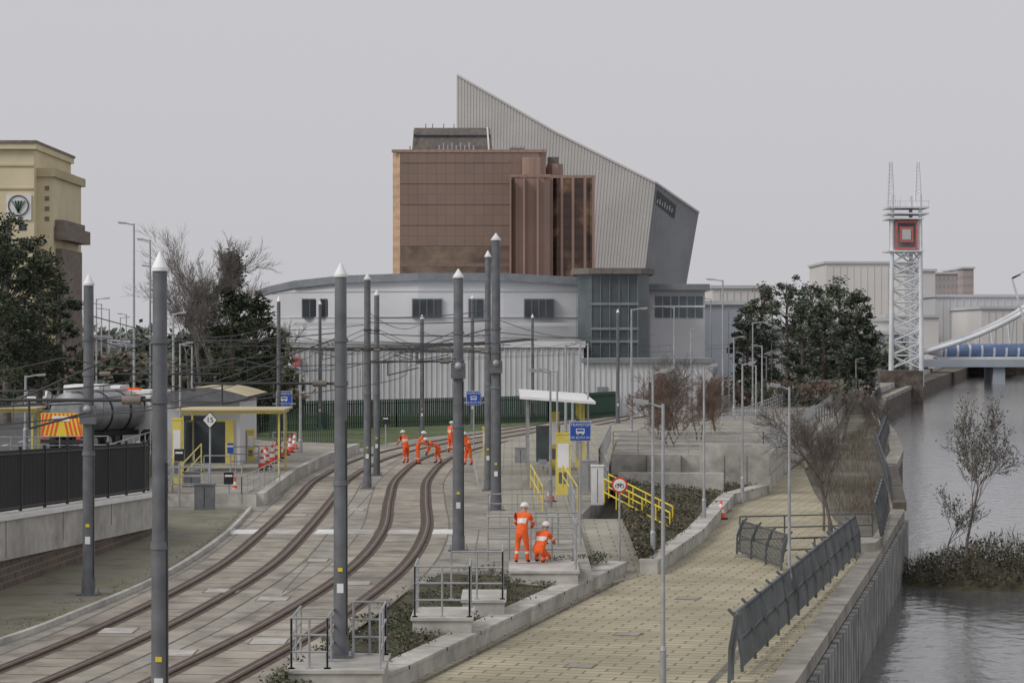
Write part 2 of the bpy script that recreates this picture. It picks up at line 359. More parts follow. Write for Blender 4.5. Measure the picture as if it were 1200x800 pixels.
mb=MB(); mb.face([(2.45,73,-.69),(4.3,77.5,-.69),(4.28,92,.01),(2.5,92,.01)],paver2); mb.face([(2.45,73,-.69),(2.5,92,.01),(2.5,92,-.6),(2.45,73,-.72)],conc)
mb.bb(-1.0,2.4,88.5,111.9,.0,.02,paver2)
mb.obj('footpath')
def foliage_patch(name,ptsfn,N,sz,mats,hz=.22,up=False):
    mb=MB()
    for i in range(N):
        p=ptsfn(); 
        for k in range(5):
            c=p+V(random.gauss(0,.12),random.gauss(0,.12),random.uniform(0,hz))
            a=V(random.uniform(-1,1),random.uniform(-1,1),random.uniform(-.4,1)).normalized()*sz; b=V(random.uniform(-1,1),random.uniform(-1,1),random.uniform(-.3,.5)).normalized()*sz*.6
            if up: a=V(random.gauss(0,.35),random.gauss(0,.35),1).normalized()*sz*2; b=b*.12
            mb.face([c-a*.5,c+b*.5,c+a*.5,c-b*.5],random.choice(mats))
    return mb.obj(name)
def p1():
    while 1:
        y=random.uniform(44,77); xa=interp([(-5.4,40),(-4.9,48.4),(-3.8,60),(-2.1,71),(3,77)],y); xb=interp(W1,y); t=random.random()
        if noise.noise(V(y*.7,t*3,0))>-.05: return V(xa+(xb-xa)*t,y,-.02+t*-.38)
foliage_patch('ground_cover_plants',p1,1900,.10,[leafd,leafm,leafg,leafm,leafr],.18)
def p2():
    while 1:
        y=random.uniform(78,117); xa=interp([(4.15,77),(4.3,92),(4.8,112),(5,118)],y); xb=interp(W2,y); t=random.random()
        if noise.noise(V(y*.4,t*3,5))>-.03: return V(xa+(xb-xa)*t,y,.25-t*.6)
foliage_patch('ground_cover_plants',p2,1900,.13,[leafd,leafm,leafg,leafr,leafr])
def p5():
    y=random.uniform(46,112); s_=random.random()
    return V(interp(prom_left,y)+.08+abs(random.gauss(0,.08)),y,-.71) if s_<.5 else V(interp(prom_right,y)-.05-abs(random.gauss(0,.25)),y,-.71)
foliage_patch('weeds',p5,420,.05,[leafg,leafm,leafr],.04)
def p6():
    t=random.randrange(len(kb)-1); return V(kb[t][0]-.15-abs(random.gauss(0,.4)),kb[t][1]+random.uniform(0,1.5),.01)
foliage_patch('weeds',p6,260,.05,[leafg,leafm,leafr],.04)
mb=MB(); mb.face([(-13,155,.02),(-9.8,150,.02),(-7,164,.02),(-1,184,.02),(8,212,.02),(-30,212,.02),(-18,165,.02)],grass); mb.obj('grass_verge')
def p4():
    while 1:
        y=random.uniform(99,235); xa=interp(prom_right+[(31,211),(35,240)],y)+.3; xb=interp(quay,y)-1; x=random.uniform(xa,max(xa+.5,xb))
        if noise.noise(V(x*.4,y*.2,9))>-.05: return V(x,y,-.72)
foliage_patch('dry_scrub',p4,1500,.28,[leafr,leafr,bark,leafg,bark],.5,True)

# ---------------- plinths with guard rails
def guardrail(mb,x0,x1,y0,y1,z,h,mat=galvl,mids=2,r=.026,posts=2):
    n=posts
    for i in range(n+1):
        t=i/n; x=x0+(x1-x0)*t;y=y0+(y1-y0)*t; mb.tube((x,y,z),(x,y,z+h),r,r,mat,6); mb.box((x,y,z+.01),(.13,.13,.02),mat)
    for k in range(mids+1):
        zz=z+h*(1-k/(mids+1)); mb.tube((x0,y0,zz),(x1,y1,zz),r,r,mat,6)
def plinth(x0,x1,y0,y1,rails):
    mb=MB(); mb.bb(x0,x1,y0,y1,-.72,.03,conc)
    mb.bb(x0-.05,x1+.05,y0-.05,y1+.05,.03,.1,conc); mb.obj('concrete_plinth')
    mb=MB()
    for r in rails: guardrail(mb,*r)
    mb.obj('guard_rail')
plinth(-4.65,-2.7,49.6,52.2,[(-4.6,-3.85,49.8,49.8,.1,1.05),(-4.6,-4.6,49.8,52,.1,1.05),(-3.85,-3.85,49.8,52,.1,1.05),(-3.45,-2.75,52,52,.1,1.15),(-2.75,-2.75,49.8,52,.1,1.15)])
plinth(-2.45,-1.0,58.8,61.2,[(-2.4,-1.05,59,59,.1,1.25),(-1.05,-1.05,59,61,.1,1.25),(-2.4,-2.4,59,61,.1,1.25)])
plinth(-1.3,-.2,62.8,65.4,[(-1.6,-.25,63.0,63.0,.1,1.25),(-.25,-.25,63,65.2,.1,1.25)])
plinth(-.05,1.95,70.6,73.6,[(-.75,1.9,74.0,74.0,.1,1.35,galvl,3,.028,4),(1.9,1.9,71,74,.1,1.35)])

# ---------------- catenary poles
def catpole(x,y,ztop,r=.18,z0=0,arms=(),boxz=None):
    mb=MB(); H=ztop-z0
    mb.box((x,y,z0+.03),(r*3.4,r*3.4,.06),galv)
    for sx in(-1,1):
        for sy in(-1,1): mb.tube((x+sx*r*1.4,y+sy*r*1.4,z0+.05),(x+sx*r*1.4,y+sy*r*1.4,z0+.16),.025,.025,galvl,6)
    mb.tube((x,y,z0+.05),(x,y,z0+.5),r*1.12,r*1.1,galv,14)
    mb.tube((x,y,z0+.5),(x,y,z0+H*.45),r,r*.97,galv,14)
    mb.tube((x,y,z0+H*.45-.12),(x,y,z0+H*.45),r*1.1,r*1.02,galv,14)
    mb.tube((x,y,z0+H*.45),(x,y,ztop-.28),r*.9,r*.82,galv,14)
    mb.tube((x,y,ztop-.30),(x,y,ztop-.24),r*.98,r*.98,capm,14)
    mb.tube((x,y,ztop-.24),(x,y,ztop),r*.92,.02,capm,14)
    mb.box((x,y-r*.98,z0+1.5),(.14,.02,.2),capm); mb.box((x,y-r*1.0,z0+1.9),(.1,.02,.08),yellow)
    mb.tube((x+r*.9,y-r*.5,z0+.4),(x+r*.85,y-r*.45,z0+H*.6),.018,.018,wirem,5)
    for (z,dx,L) in arms:
        mb.tube((x,y,z+.9),(x,y,z+.98),r*1.06,r*1.06,galv,12); mb.tube((x,y,z-.05),(x,y,z+.05),r*1.06,r*1.06,galv,12)
        mb.tube((x+dx*r,y,z),(x+dx*L,y,z),.032,.032,wirem,6)
        mb.tube((x+dx*.3,y,z),(x+dx*.6,y,z),.07,.07,creamd,8)
        mb.tube((x+dx*r,y,z+.95),(x+dx*L*.85,y,z+.03),.015,.015,wirem,5)
        mb.tube((x+dx*L*.8,y,z),(x+dx*L*.8,y,z-.45),.02,.02,wirem,5)
        mb.tube((x+dx*L*.8,y,z-.45),(x+dx*L*.45,y,z-.2),.02,.02,wirem,5)
    if boxz: mb.box((x,y-.12,boxz),(r*2.5,r*1.6,.5),galv); mb.sphere((x,y-.25,boxz+.15),r*.7,galvl)
    return mb.obj('catenary_pole')
catpole(-5.6,38,8.35,.14,arms=[(6.0,-1,2.6)])
catpole(-11.5,64.9,8.7,.165,arms=[(6.0,1,3.6)],boxz=4.9)
catpole(-3.7,51.6,8.6,.155,z0=.1,arms=[(6.0,-1,3.2)])
catpole(-6.7,110.7,9.95,.18,arms=[(6.4,-1,2.6),(6.4,1,2.6)])
catpole(-6.85,121,9.4,.16,arms=[(6.4,-1,2.6),(6.4,1,2.6)])
catpole(-1.76,78.4,9.24,.19,arms=[(6.2,-1,2.9)],boxz=5.9)
catpole(-.65,96.5,11.2,.21,arms=[(6.4,-1,4)],boxz=5.8)
catpole(-1.1,109,10.95,.16,arms=[(6.4,-1,4)])
catpole(-6.4,170,8.6,.16,arms=[(6.4,1,3)])
catpole(-3.1,187,10.3,.16,arms=[(6.4,1,3)])
catpole(-12.5,128,9.2,.12,arms=[(6.4,1,4)])
for (u,v,Y) in [(724,362,195),(375,352,180),(624,368,205),(871,370,290),(905,364,330),(937,364,330),(967,357,300),(893,362,300)]:
    catpole(XU(u,Y),Y,ZV(v,Y),.14)
mb=MB()
def wire(p,q,sag=.2,r=.016,n=8):
    r=min(r,.022); p=Vector(p);q=Vector(q);pts=[p.lerp(q,i/n)-V(0,0,sag*4*(i/n)*(1-i/n)) for i in range(n+1)]
    for a,b in zip(pts,pts[1:]): mb.tube(a,b,r,r,wirem,4,False)
def along(T,z,r=.013):
    D=dense(T,6)
    for a,b in zip(D,D[1:]): mb.tube((*a,z),(*b,z),r,r,wirem,4,False)
along(LT,5.6);along(RT,5.6)
for T in(LT,RT):
    ys=[30,52,79,110,140,170,200,240,300]
    P=[V(interp(T,y),y,6.55) for y in ys]
    for a,b in zip(P,P[1:]):
        wire(a,b,.45,.013)
        for k in range(1,5):
            c=a.lerp(b,k/5); s_=.45*4*(k/5)*(1-k/5); mb.tube((interp(T,c.y),c.y,5.6),(interp(T,c.y),c.y,6.55-s_),.008,.008,wirem,3,False)
wire((-11.5,64.9,7),(-3.7,51.6,7.1),.15,.012);wire((-11.5,64.9,6.2),(-1.76,78.4,6.3),.12,.012);wire((-12.5,128,6.7),(-1.1,109,6.7),.1)
wire((-12.5,128,7.4),(-6.7,110.7,7.6),.1); wire((-6.7,110.7,7.7),(-.65,96.5,7.7),.1,.025); wire((-6.7,110.7,7.2),(-.65,96.5,7.1),.1,.025)
wire((-6.85,121,8.0),(-1.1,109,8.2),.1,.025);wire((-6.85,121,6.8),(-1.1,109,6.8),.1,.025); wire((-22,130,6.8),(-12.5,128,6.6),.2,.02);wire((-22,130,5.9),(-12.5,128,6.0),.2,.02)
wire((-30,75,6.0),(-11.5,64.9,5.6),.3,.02); wire((-30,70,5.1),(-11.5,64.9,5.2),.2,.02);wire((-11.5,64.9,4.9),(-12.5,128,5.5),.4,.02)
wire((-.65,96.5,7.2),(12,200,7.2),.3,.02);wire((-1.1,109,8),(4.5,160,7),.3,.02);wire((-6.4,170,7.2),(10,200,7.2),.3,.02)
wire((-6.7,110.7,8.2),(-6.4,170,8),.6,.02);wire((-11.5,64.9,7.6),(-12.5,128,7.8),.7,.016)
for k in range(6):
    y=92+k*14; wire((-13,y,6.9),(1,y+3,6.9),.35,.016)
mb.obj('overhead_wires')

# ---------------- lamps
def lamp(x,y,z0,ztop,arm=-1,L=1.2,r=.06,mat=galvl):
    mb=MB(); mb.tube((x,y,z0),(x,y,z0+1.2),r*1.6,r*1.5,mat,8); mb.tube((x,y,z0+1.2),(x,y,ztop),r*1.1,r*.7,mat,8)
    mb.tube((x,y,z0+1.15),(x,y,z0+1.25),r*1.8,r*1.2,mat,8); d=arm
    mb.tube((x,y,ztop-.08),(x+d*L*.6,y,ztop+.03),r*.6,r*.5,mat,6)
    mb.bar((x+d*L*.5,y,ztop+.03),(x+d*L,y,ztop+.07),.22,.09,mat)
    mb.bar((x+d*L*.62,y,ztop-.02),(x+d*L*.95,y,ztop+.01),.16,.03,capm)
    return mb.obj('street_lamp')
for (u,vt,Y,z0,arm,L) in [
 (157,262,150,1.2,-1,1.0),(176,281,165,1.2,-1,.9),(181,312,190,1.2,-1,1),(113,350,230,1.2,1,1.3),(128,362,260,1.2,-1,1.3),(73,365,280,1.2,1,1.4),(55,372,300,1.2,1,1.2),(88,372,320,1.2,-1,1.4),(141,372,300,1.2,1,1.2),(30,440,120,1.2,1,1),(119,356,245,1.2,-1,1.2),(148,368,270,1.2,-1,1),
 (203,367,130,0,1,.7),(211,402,110,0,1,.6),(352,430,135,0,-1,.6),(225,405,150,0,-1,.6),(185,395,130,1.2,-1,.7),
 (740,362,150,0,1,1.0),(689,402,112,0,-1,.6),(645,435,98,0,-1,.9),(653,434,106,0,-1,.9),(663,404,130,0,1,.6),(680,398,140,0,-1,.8),(671,412,150,0,-1,.8),
 (847,328,190,0,-1,1.3),(854,362,240,0,-1,1),(833,350,260,0,-1,1),(882,378,230,0,1,1),(860,395,200,0,1,.9),(893,405,210,0,-1,.9),(915,370,280,0,1,1.1),(919,380,330,0,-1,1.1),(904,400,260,0,1,1),(930,402,300,0,1,1),
 (898,418,250,0,-1,.8),(912,412,290,0,-1,.8),(944,408,330,0,-1,.8),(886,428,190,0,-1,.6),
 (925,453,65.3,-.7,-1,.5),(825,429,95.8,-.7,1,.55),(870,426,110.6,-.7,1,.6),(765,436,79.9,-.7,1,.5),(777,473,50,-.7,-1,.62),(810,385,160,0,1,.7),(1003,420,260,0,1,.9),(790,360,210,0,-1,.8)]:
    lamp(XU(u,Y),Y,z0,ZV(vt,Y),arm,L,r=(.045 if Y<70 else .055) if Y<120 else .08)

# ---------------- signs
def text(s,size,loc,mat,parent,ry=0):
    cu=bpy.data.curves.new('lettering','FONT'); cu.body=s; cu.size=size; cu.align_x='CENTER'; cu.align_y='CENTER'; cu.extrude=.003
    o=bpy.data.objects.new('lettering',cu); scene.collection.objects.link(o); o.location=loc; o.rotation_euler=(math.pi/2,0,0); cu.materials.append(mat); o.parent=parent
def blue_sign(u,v,Y,w,h,z0=0,lines=('TRAMSTOP','LOOK BOTH','WAYS')):
    p=A(u,v,Y); mb=MB(); mb.tube((p.x,Y+.05,z0),(p.x,Y+.05,p.z+h/2),.04,.04,galvl,8)
    mb.box((p.x,Y,p.z),(w,.03,h),white); mb.box((p.x,Y-.02,p.z),(w*.94,.02,h*.94),blue)
    mb.box((p.x,Y-.035,p.z+.01),(w*.4,.01,h*.24),white); mb.box((p.x,Y-.042,p.z+.03),(w*.32,.008,h*.1),blue)
    for s_ in(-1,1): mb.box((p.x+s_*w*.12,Y-.035,p.z-h*.15),(w*.08,.01,h*.05),white)
    o=mb.obj('tramway_sign')
    text(lines[0],h*.2,(p.x,Y-.04,p.z+h*.32),white,o); text(lines[1]+' '+lines[2],h*.17,(p.x,Y-.04,p.z-h*.33),white,o)
blue_sign(680,505,80,.72,.66); blue_sign(555,466,150,.95,.9); blue_sign(333,467,140,.95,.9)
x,y,z=XU(726,80),80,ZV(568,80); mb=MB(); mb.tube((x,y+.05,-.7),(x,y+.05,z+.1),.035,.035,galvl,8)
mb.tube((x,y,z),(x,y-.02,z),.27,.27,red,24); mb.tube((x,y-.02,z),(x,y-.03,z),.205,.205,white,24)
for s_ in(-1,1):
    for k in range(12):
        a=k*math.pi/6;b_=a+math.pi/6; c=V(x+s_*.085,y-.035,z-.03); mb.tube(c+V(math.cos(a),0,math.sin(a))*.06,c+V(math.cos(b_),0,math.sin(b_))*.06,.009,.009,black,4)
P=[V(x-.085,y-.035,z-.03),V(x-.04,y-.035,z+.05),V(x+.06,y-.035,z+.05),V(x+.085,y-.035,z-.03)]; mb.path(P,.009,black,4); mb.path([P[1],V(x,y-.035,z-.03),P[2]],.009,black,4)
mb.obj('no_cycling_sign')
x,y,z=XU(246,98),98,ZV(492,98); mb=MB(); mb.tube((x,y+.05,0),(x,y+.05,z+.3),.04,.04,galvl,8)
mb.raw([(x-.32,y,z),(x,y,z-.36),(x+.32,y,z),(x,y,z+.36),(x-.32,y+.03,z),(x,y+.03,z-.36),(x+.32,y+.03,z),(x,y+.03,z+.36)],[(0,1,2,3),(7,6,5,4),(0,4,5,1),(1,5,6,2),(2,6,7,3),(3,7,4,0)],black)
mb.raw([(x-.28,y-.01,z),(x,y-.01,z-.31),(x+.28,y-.01,z),(x,y-.01,z+.31)],[(0,1,2,3)],white); o=mb.obj('speed_sign'); text('15',.3,(x,y-.02,z),black,o)
for (u,v,Y,m) in [(210,533,98,black),(452,492,150,black),(270,525,115,blue),(268,560,99,black)]:
    p=A(u,v,Y); mb=MB(); mb.tube((p.x,Y+.05,0),(p.x,Y+.05,p.z+.2),.04,.04,galvl,8); mb.box((p.x,Y,p.z),(.4 if m is black else .3,.04,.5),m); mb.box((p.x,Y-.025,p.z+.1),(.3,.01,.08),white); mb.obj('information_sign')

# ---------------- cones
def cone(x,y,z=0,h=.95):
    mb=MB(); mb.box((x,y,z+.03),(.46,.46,.06),rubber,.2)
    R=lambda t:.19*(1-t)+.035*t
    seg=[(0,.3,conered),(.3,.5,capm),(.5,.62,conered),(.62,.8,capm),(.8,1,conered)]
    for a,b_,m in seg: mb.tube((x,y,z+.05+a*h),(x,y,z+.05+b_*h),R(a),R(b_),m,12)
    mb.obj('traffic_cone')
for (u,v,z) in [(307,550,.5),(313,547,.5),(319,543,.5),(324,540,.5),(329,537,.5),(335,533,.5),(340,530,.5),(345,526,.5),(311,545,.5),(275,586,.0),(251,528,.5),(276,528,.5)]:
    p=G(u,v,z); cone(p.x,p.y,z)
for (u,v,z) in [(645,588,0),(845,608,-.7)]:
    p=G(u,v,z); cone(p.x,p.y,z,.75)

# ---------------- platforms, shelters
mb=MB(); mb.prism([(-14.6,99),(-10.6,99),(-10.9,118),(-10.5,133),(-9.6,146),(-15.5,150),(-16,110)],0,.5,conc2,conc); mb.prism([(-10.62,99.3),(-10.3,99.3),(-10.6,118),(-10.2,133),(-9.3,145.8),(-9.6,145.9),(-10.5,133),(-10.9,118)],.0,.52,conc)
mb.obj('tram_platform')
mb=MB(); mb.prism([(-1.6,112),(4.4,112),(6.5,150),(10,178),(3.5,178),(-.6,148),(-2.1,130)],.0,.45,paver2,conc); mb.obj('tram_platform')
def shelter(x0,x1,y0,y1,z0,zr,glass=True):
    mb=MB()
    for x in(x0+.15,x1-.15):
        for y in(y0+.3,y1-.3): mb.bar((x,y,z0),(x,y,zr),.09,.09,yelpale)
    mb.bb(x0,x1,y0,y1,zr,zr+.14,yelpale); mb.bb(x0-.15,x1+.15,y0-.15,y1+.15,zr+.142,zr+.22,creamw)
    if glass:
        mb.bb(x0+.2,x0+.24,y0+.5,y1-.5,z0+.3,zr-.4,blueglass); mb.bb(x0+.3,x0+1.8,y1-.55,y1-.5,z0+.3,zr-.5,blueglass)
    mb.bb(x0+.4,x0+.8,y0+1,y1-1,z0+.42,z0+.48,galvl) if glass else None
    for y in(y0+.5,y1-.5): mb.bar((x0+.6,y,z0),(x0+.6,y,z0+.44),.06,.06,galvl)
    return mb.obj('tram_shelter')
shelter(-15.9,-11.0,114,118,.5,3.35); shelter(-25.5,-22.0,110,112,1.25,3.55,False)
mb=MB(); mb.bb(-17.6,-13.9,122,130,.5,3.8,wallgrey)
for i in range(8):
    t0=i/8;t1=(i+1)/8; f=lambda t:(-18+4.6*t,4.0+.45*math.sin(math.pi*t)); a=f(t0);b_=f(t1)
    mb.face([(a[0],121,a[1]),(b_[0],121,b_[1]),(b_[0],131,b_[1]),(a[0],131,a[1])],creamw); mb.face([(a[0],121,a[1]),(b_[0],121,b_[1]),(b_[0],121,3.75),(a[0],121,3.75)],galv)
mb.bb(-16.9,-15.3,121.9,122,1.2,3.0,dkglass); mb.bb(-15.1,-14.2,121.9,122,.5,2.8,yelpale); mb.obj('platform_kiosk')
mb=MB()
x0,x1=.45,3.6
for x in(x0+.3,x1-.3):
    for y in(110,114,118,122): mb.bar((x,y,.0 if y<112 else .45),(x,y,4.0),.1,.1,galvl if x<2 else yelpale)
mb.face([(x0-.1,108.5,4.32),(x1+.2,108.5,4.08),(x1+.2,124,4.08),(x0-.1,124,4.32)],capm); mb.face([(x0-.1,108.5,4.2),(x1+.2,108.5,3.96),(x1+.2,124,3.96),(x0-.1,124,4.2)],creamw)
mb.face([(x0-.1,108.5,4.32),(x1+.2,108.5,4.08),(x1+.2,108.5,3.96),(x0-.1,108.5,4.2)],capm); mb.face([(x1+.2,108.5,4.08),(x1+.2,124,4.08),(x1+.2,124,3.96),(x1+.2,108.5,3.96)],capm)
mb.bb(1.2,2.4,119,119.05,.8,2.6,blueglass); mb.bb(x1-.35,x1-.3,114,122,1.0,3.0,blueglass); mb.bb(1.3,1.7,113,118,.9,.98,galvl); mb.bar((1.5,115,.45),(1.5,115,.9),.1,.1,galvl)
mb.obj('tram_shelter')
def yellow_totem(x,y,z0,w,h):
    mb=MB(); mb.bb(x-w/2,x+w/2,y-.2,y+.2,z0,z0+h,yelpale); mb.bb(x-w*.38,x+w*.38,y-.215,y-.2,z0+h*.45,z0+h*.85,capm); mb.bb(x-w*.3,x+w*.3,y-.22,y-.216,z0+h*.2,z0+h*.38,galv); mb.bb(x-w/2-.03,x+w/2+.03,y-.22,y+.22,z0+h,z0+h+.07,yellow); mb.obj('ticket_machine')
yellow_totem(XU(660,106),106,0,.65,2.7); yellow_totem(XU(650,118),118,.45,.45,2.8); yellow_totem(XU(208,104),104,.5,.4,2.9); yellow_totem(XU(571,130),130,.45,.5,1.6); yellow_totem(XU(294,125),125,.5,.35,1.6)
for (u,v,Y,w,h,m) in [(700,590,100,.5,1.6,capm),(690,560,108,.7,1.4,galvl),(225,555,104,.7,1.1,galv),(188,560,100,.6,1.0,galv),(610,545,125,.6,1.2,galvl),(240,560,97,.8,1.0,galv)]:
    mb=MB(); x=XU(u,Y); mb.bb(x-w/2,x+w/2,Y-.2,Y+.2,0,h,m); mb.bb(x-w/2-.03,x+w/2+.03,Y-.23,Y+.23,h,h+.06,m); mb.bb(x-.01,x+.01,Y-.21,Y-.2,.1,h-.1,black); mb.obj('equipment_cabinet')
mb=MB()
for off in(0,1.6):
    a=V(XU(708,98)+off*.2,98+off*2,.2); b_=V(XU(785,90)+off*.2,90+off*2,-.6)
    for h in(.45,1.0): mb.tube(a+V(0,0,h),b_+V(0,0,h),.035,.035,yellow,6)
    for k in range(6):
        c=a.lerp(b_,k/5); mb.tube(c,c+V(0,0,1.0),.03,.03,yellow,6)
mb.obj('yellow_handrail')
mb=MB()
for off in(0,1.4):
    a=V(XU(622,104)+off,104,.45);b_=V(XU(636,96)+off,96,0)
    for h in(.5,1.0): mb.tube(a+V(0,0,h),b_+V(0,0,h),.03,.03,yelpale,6)
    for k in range(4):
        c=a.lerp(b_,k/3); mb.tube(c,c+V(0,0,1),.03,.03,yelpale,6)
a=V(XU(213,103),103,.5);b_=V(XU(236,112),112,1.0)
for h in(.5,1.0): mb.tube(a+V(0,0,h),b_+V(0,0,h),.03,.03,yelpale,6)
mb.tube(a,a+V(0,0,1),.03,.03,yelpale,6); mb.tube(b_-V(0,0,.5),b_+V(0,0,1),.03,.03,yelpale,6)
mb.obj('yellow_handrail')
def rails(name,pts,h=1.1,gap=1.8,mids=3,mat=galvl,r=.025):
    mb=MB()
    for a,b_ in zip(pts,pts[1:]):
        a=Vector(a);b_=Vector(b_);n=max(1,int((b_-a).length/gap))
        for k in range(n+1):
            c=a.lerp(b_,k/n); mb.tube(c,c+V(0,0,h),r,r,mat,6)
        for k in range(mids): zz=h*(1-k/mids); mb.tube(a+V(0,0,zz),b_+V(0,0,zz),r,r,mat,6)
    mb.obj(name)
rails('guard_rail',[(-14.4,99,.5),(-11.2,99,.5)]); rails('guard_rail',[(-14.4,99,.5),(-15.8,112,.5)]); rails('guard_rail',[(-17.2,93,1.25),(-18.5,150,1.25)],1.1,2)
rails('guard_rail',[(4.2,104,.45),(4.3,118,.45),(6.2,150,.45)]); rails('guard_rail',[(-13.2,88,.0),(-14.4,99,.0)],1.5,.5)
rails('guard_rail',[(-.9,90,0),(1.3,90,0)],1.1,.9); rails('guard_rail',[(.8,80.5,0),(2.3,80.5,0)],1.1,.7); rails('guard_rail',[(2.35,90,0),(2.45,104,0)])
rails('guard_rail',[(-26,108,1.25),(-18.6,110,1.25)],1.2,1.0); rails('guard_rail',[(-11.2,99,.1),(-10.5,108,.4)],1.1,1.2)
for k in range(5): rails('guard_rail',[(-14.2+k*.15,100+k*9,.5),(-12.7+k*.1,100+k*9,.5)],1.1,.8)
mb=MB(); mb.prism([(4.9,117.8),(12.4,117.6),(15.3,134.8),(22,172),(14,172),(6.8,150)],-.75,1.05,conc2,conc); mb.prism([(4.9,117.5),(12.6,117.3),(12.6,117.9),(4.9,118.1)],-.75,1.25,conc)
mb.bb(9.2,12.6,117.0,117.29,-.75,1.75,conc)
for x in(6.6,8.3,10.4,11.5): mb.bb(x-.015,x+.015,116.98,117.6,-.7,1.2,joint)
mb.obj('concrete_ramp_wall')
rails('guard_rail',[(5,118,1.25),(12.4,117.8,1.25),(15.2,135,1.05),(21.8,172,1.05)],1.1,1.2,5)
mb=MB(); mb.prism([(5.0,112.0),(9.9,111.8),(9.9,112.3),(5.0,112.5)],-.75,.65,conc); mb.obj('concrete_ramp_wall')

# ---------------- quay fence
def slatfence(name,pts,z,h=1.25,lean=.25,gap=.16,mat=steelfence):
    mb=MB()
    for a,b_ in zip(pts,pts[1:]):
        a=V(*a,z);b_=V(*b_,z);d=(b_-a).normalized(); nn=V(d.y,-d.x,0)*-1
        n=int((b_-a).length/gap)
        for k in range(n+1):
            c=a.lerp(b_,k/n); mb.bar(c+V(0,0,.12),c+nn*lean+V(0,0,h),.028,.02,mat)
        m=max(1,int((b_-a).length/2.0))
        for k in range(m+1):
            c=a.lerp(b_,k/m); mid=c+nn*.02+V(0,0,h*.55)
            mb.bar(c,mid,.07,.12,mat); mb.bar(mid,c+nn*lean+V(0,0,h+.05),.07,.1,mat); mb.bar(c+nn*lean+V(0,0,h),c+nn*(lean+.12)+V(0,0,h+.12),.05,.07,mat)
        for hh,t in((.12,0.1),(h*.55,.55),(h,1)): mb.bar(a+nn*lean*t+V(0,0,hh),b_+nn*lean*t+V(0,0,hh),.06,.05,mat)
    return mb.obj(name)
slatfence('quay_railing',[(5.25,54.5),(8.9,70),(12.3,84.5)],-.62,1.3,.2)
slatfence('quay_railing',[(4.9,53.2),(4.75,52.3)],-.62,1.5,.15,.1)
slatfence('quay_railing',[(13.6,88),(16.2,103)],-.62,1.5)
slatfence('quay_railing',[(8.0,85.0),(8.9,79.0)],-.7,1.15)
slatfence('quay_railing',[(17.0,107),(21.4,139)],-.3,1.7,gap=.22); slatfence('quay_railing',[(21.7,141),(30,190),(36,238),(46.4,300)],-.5,1.2,gap=.3)
rails('guard_rail',[(8.2,86,-.7),(13.2,87.5,-.7)],1.25,1.5,3,steelfence,.03); rails('guard_rail',[(9.3,82,-.7),(11.6,83,-.7)],.8,1.1,2,steelfence,.03)
mb=MB(); mb.prism([(11.9,84.7),(12.9,84.9),(13.6,87.6),(12.6,87.6)],-.75,-.3,conc2); mb.prism([(16.9,106),(17.5,106),(22.4,139),(21.6,139)],-.7,-.32,quaym); mb.obj('quay_block')
rails('guard_rail',[(20,172,0),(28.5,211,0),(38.2,272,0),(52,338,0)],1.3,2.5,3,steelfence,.04)
rails('guard_rail',[(17,150,0),(33,245,0)],1.2,2.5,4,galvl,.03); rails('guard_rail',[(15,172,0),(29,250,0),(45,330,0)],1.3,2.5,4,galvl,.035); rails('guard_rail',[(12.5,180,0),(22,240,0)],1.2,2.2,4,galvl,.03)
mb=MB()
for (x,y) in [(37,275),(33,252)]: mb.bb(x-2,x+2,y,y+5,.0,2.2,hazeC if y>270 else hazeA); mb.bb(x-2.1,x+2.1,y-.1,y+5.1,2.2,2.4,roofgrey); mb.bb(x-.5,x+.4,y-.05,y+.02,0,1.9,roofgrey)
mb.obj('site_hut')
mb=MB()
for seg in([V(-20,176,0),V(-9,186,0)],[V(-9,186,0),V(3,198,0)],[V(3,198,0),V(10,214,0)]):
    n=int((seg[1]-seg[0]).length/.22)
    for k in range(n+1):
        c=seg[0].lerp(seg[1],k/n); mb.bar(c,c+V(0,0,2.2),.14,.03,greenf)
    for h in(.4,1.9): mb.bar(seg[0]+V(0,0,h),seg[1]+V(0,0,h),.06,.06,greenf)
mb.obj('green_palisade_fence')
mb=MB()
for i in range(36): x=-16+i*.14; mb.bar((x,158,0),(x,158,2.0),.05,.03,greenf)
mb.bar((-16,158,1.8),(-11,158,1.8),.05,.05,greenf); mb.obj('green_palisade_fence')

# ---------------- white office building
mb=MB()
prof=[(302,262,340),(318,252,335),(345,244,329),(400,240,323),(490,238,320),(590,238,320),(680,239,325)]
pr=[]
for a,b_ in zip(prof,prof[1:]):
    for k in range(6): t=k/6; pr.append(tuple(a[i]+(b_[i]-a[i])*t for i in range(3)))
pr.append(prof[-1])
P=[(XU(u,Y),Y,ZV(v,Y)) for u,Y,v in pr]
for i,(a,b_) in enumerate(zip(P,P[1:])):
    mb.face([(a[0],a[1],0),(b_[0],b_[1],0),(b_[0],b_[1],b_[2]-.7),(a[0],a[1],a[2]-.7)],wallgrey)
    mb.face([(a[0],a[1]-.6,a[2]-.75),(b_[0],b_[1]-.6,b_[2]-.75),(b_[0],b_[1]-.6,b_[2]),(a[0],a[1]-.6,a[2])],roofgrey)
    mb.face([(a[0],a[1]-.6,a[2]),(b_[0],b_[1]-.6,b_[2]),(b_[0],b_[1]+30,b_[2]+.6),(a[0],a[1]+30,a[2]+.6)],roofgrey)
    mb.face([(a[0],a[1]-.6,a[2]-.75),(b_[0],b_[1]-.6,b_[2]-.75),(b_[0],b_[1]+.1,b_[2]-.72),(a[0],a[1]+.1,a[2]-.72)],roofgrey)
    mb.bar((a[0],a[1]-.05,9.0),(b_[0],b_[1]-.05,9.0),.1,.08,hazeB); mb.bar((a[0],a[1]-.05,11.6),(b_[0],b_[1]-.05,11.6),.1,.08,hazeB)
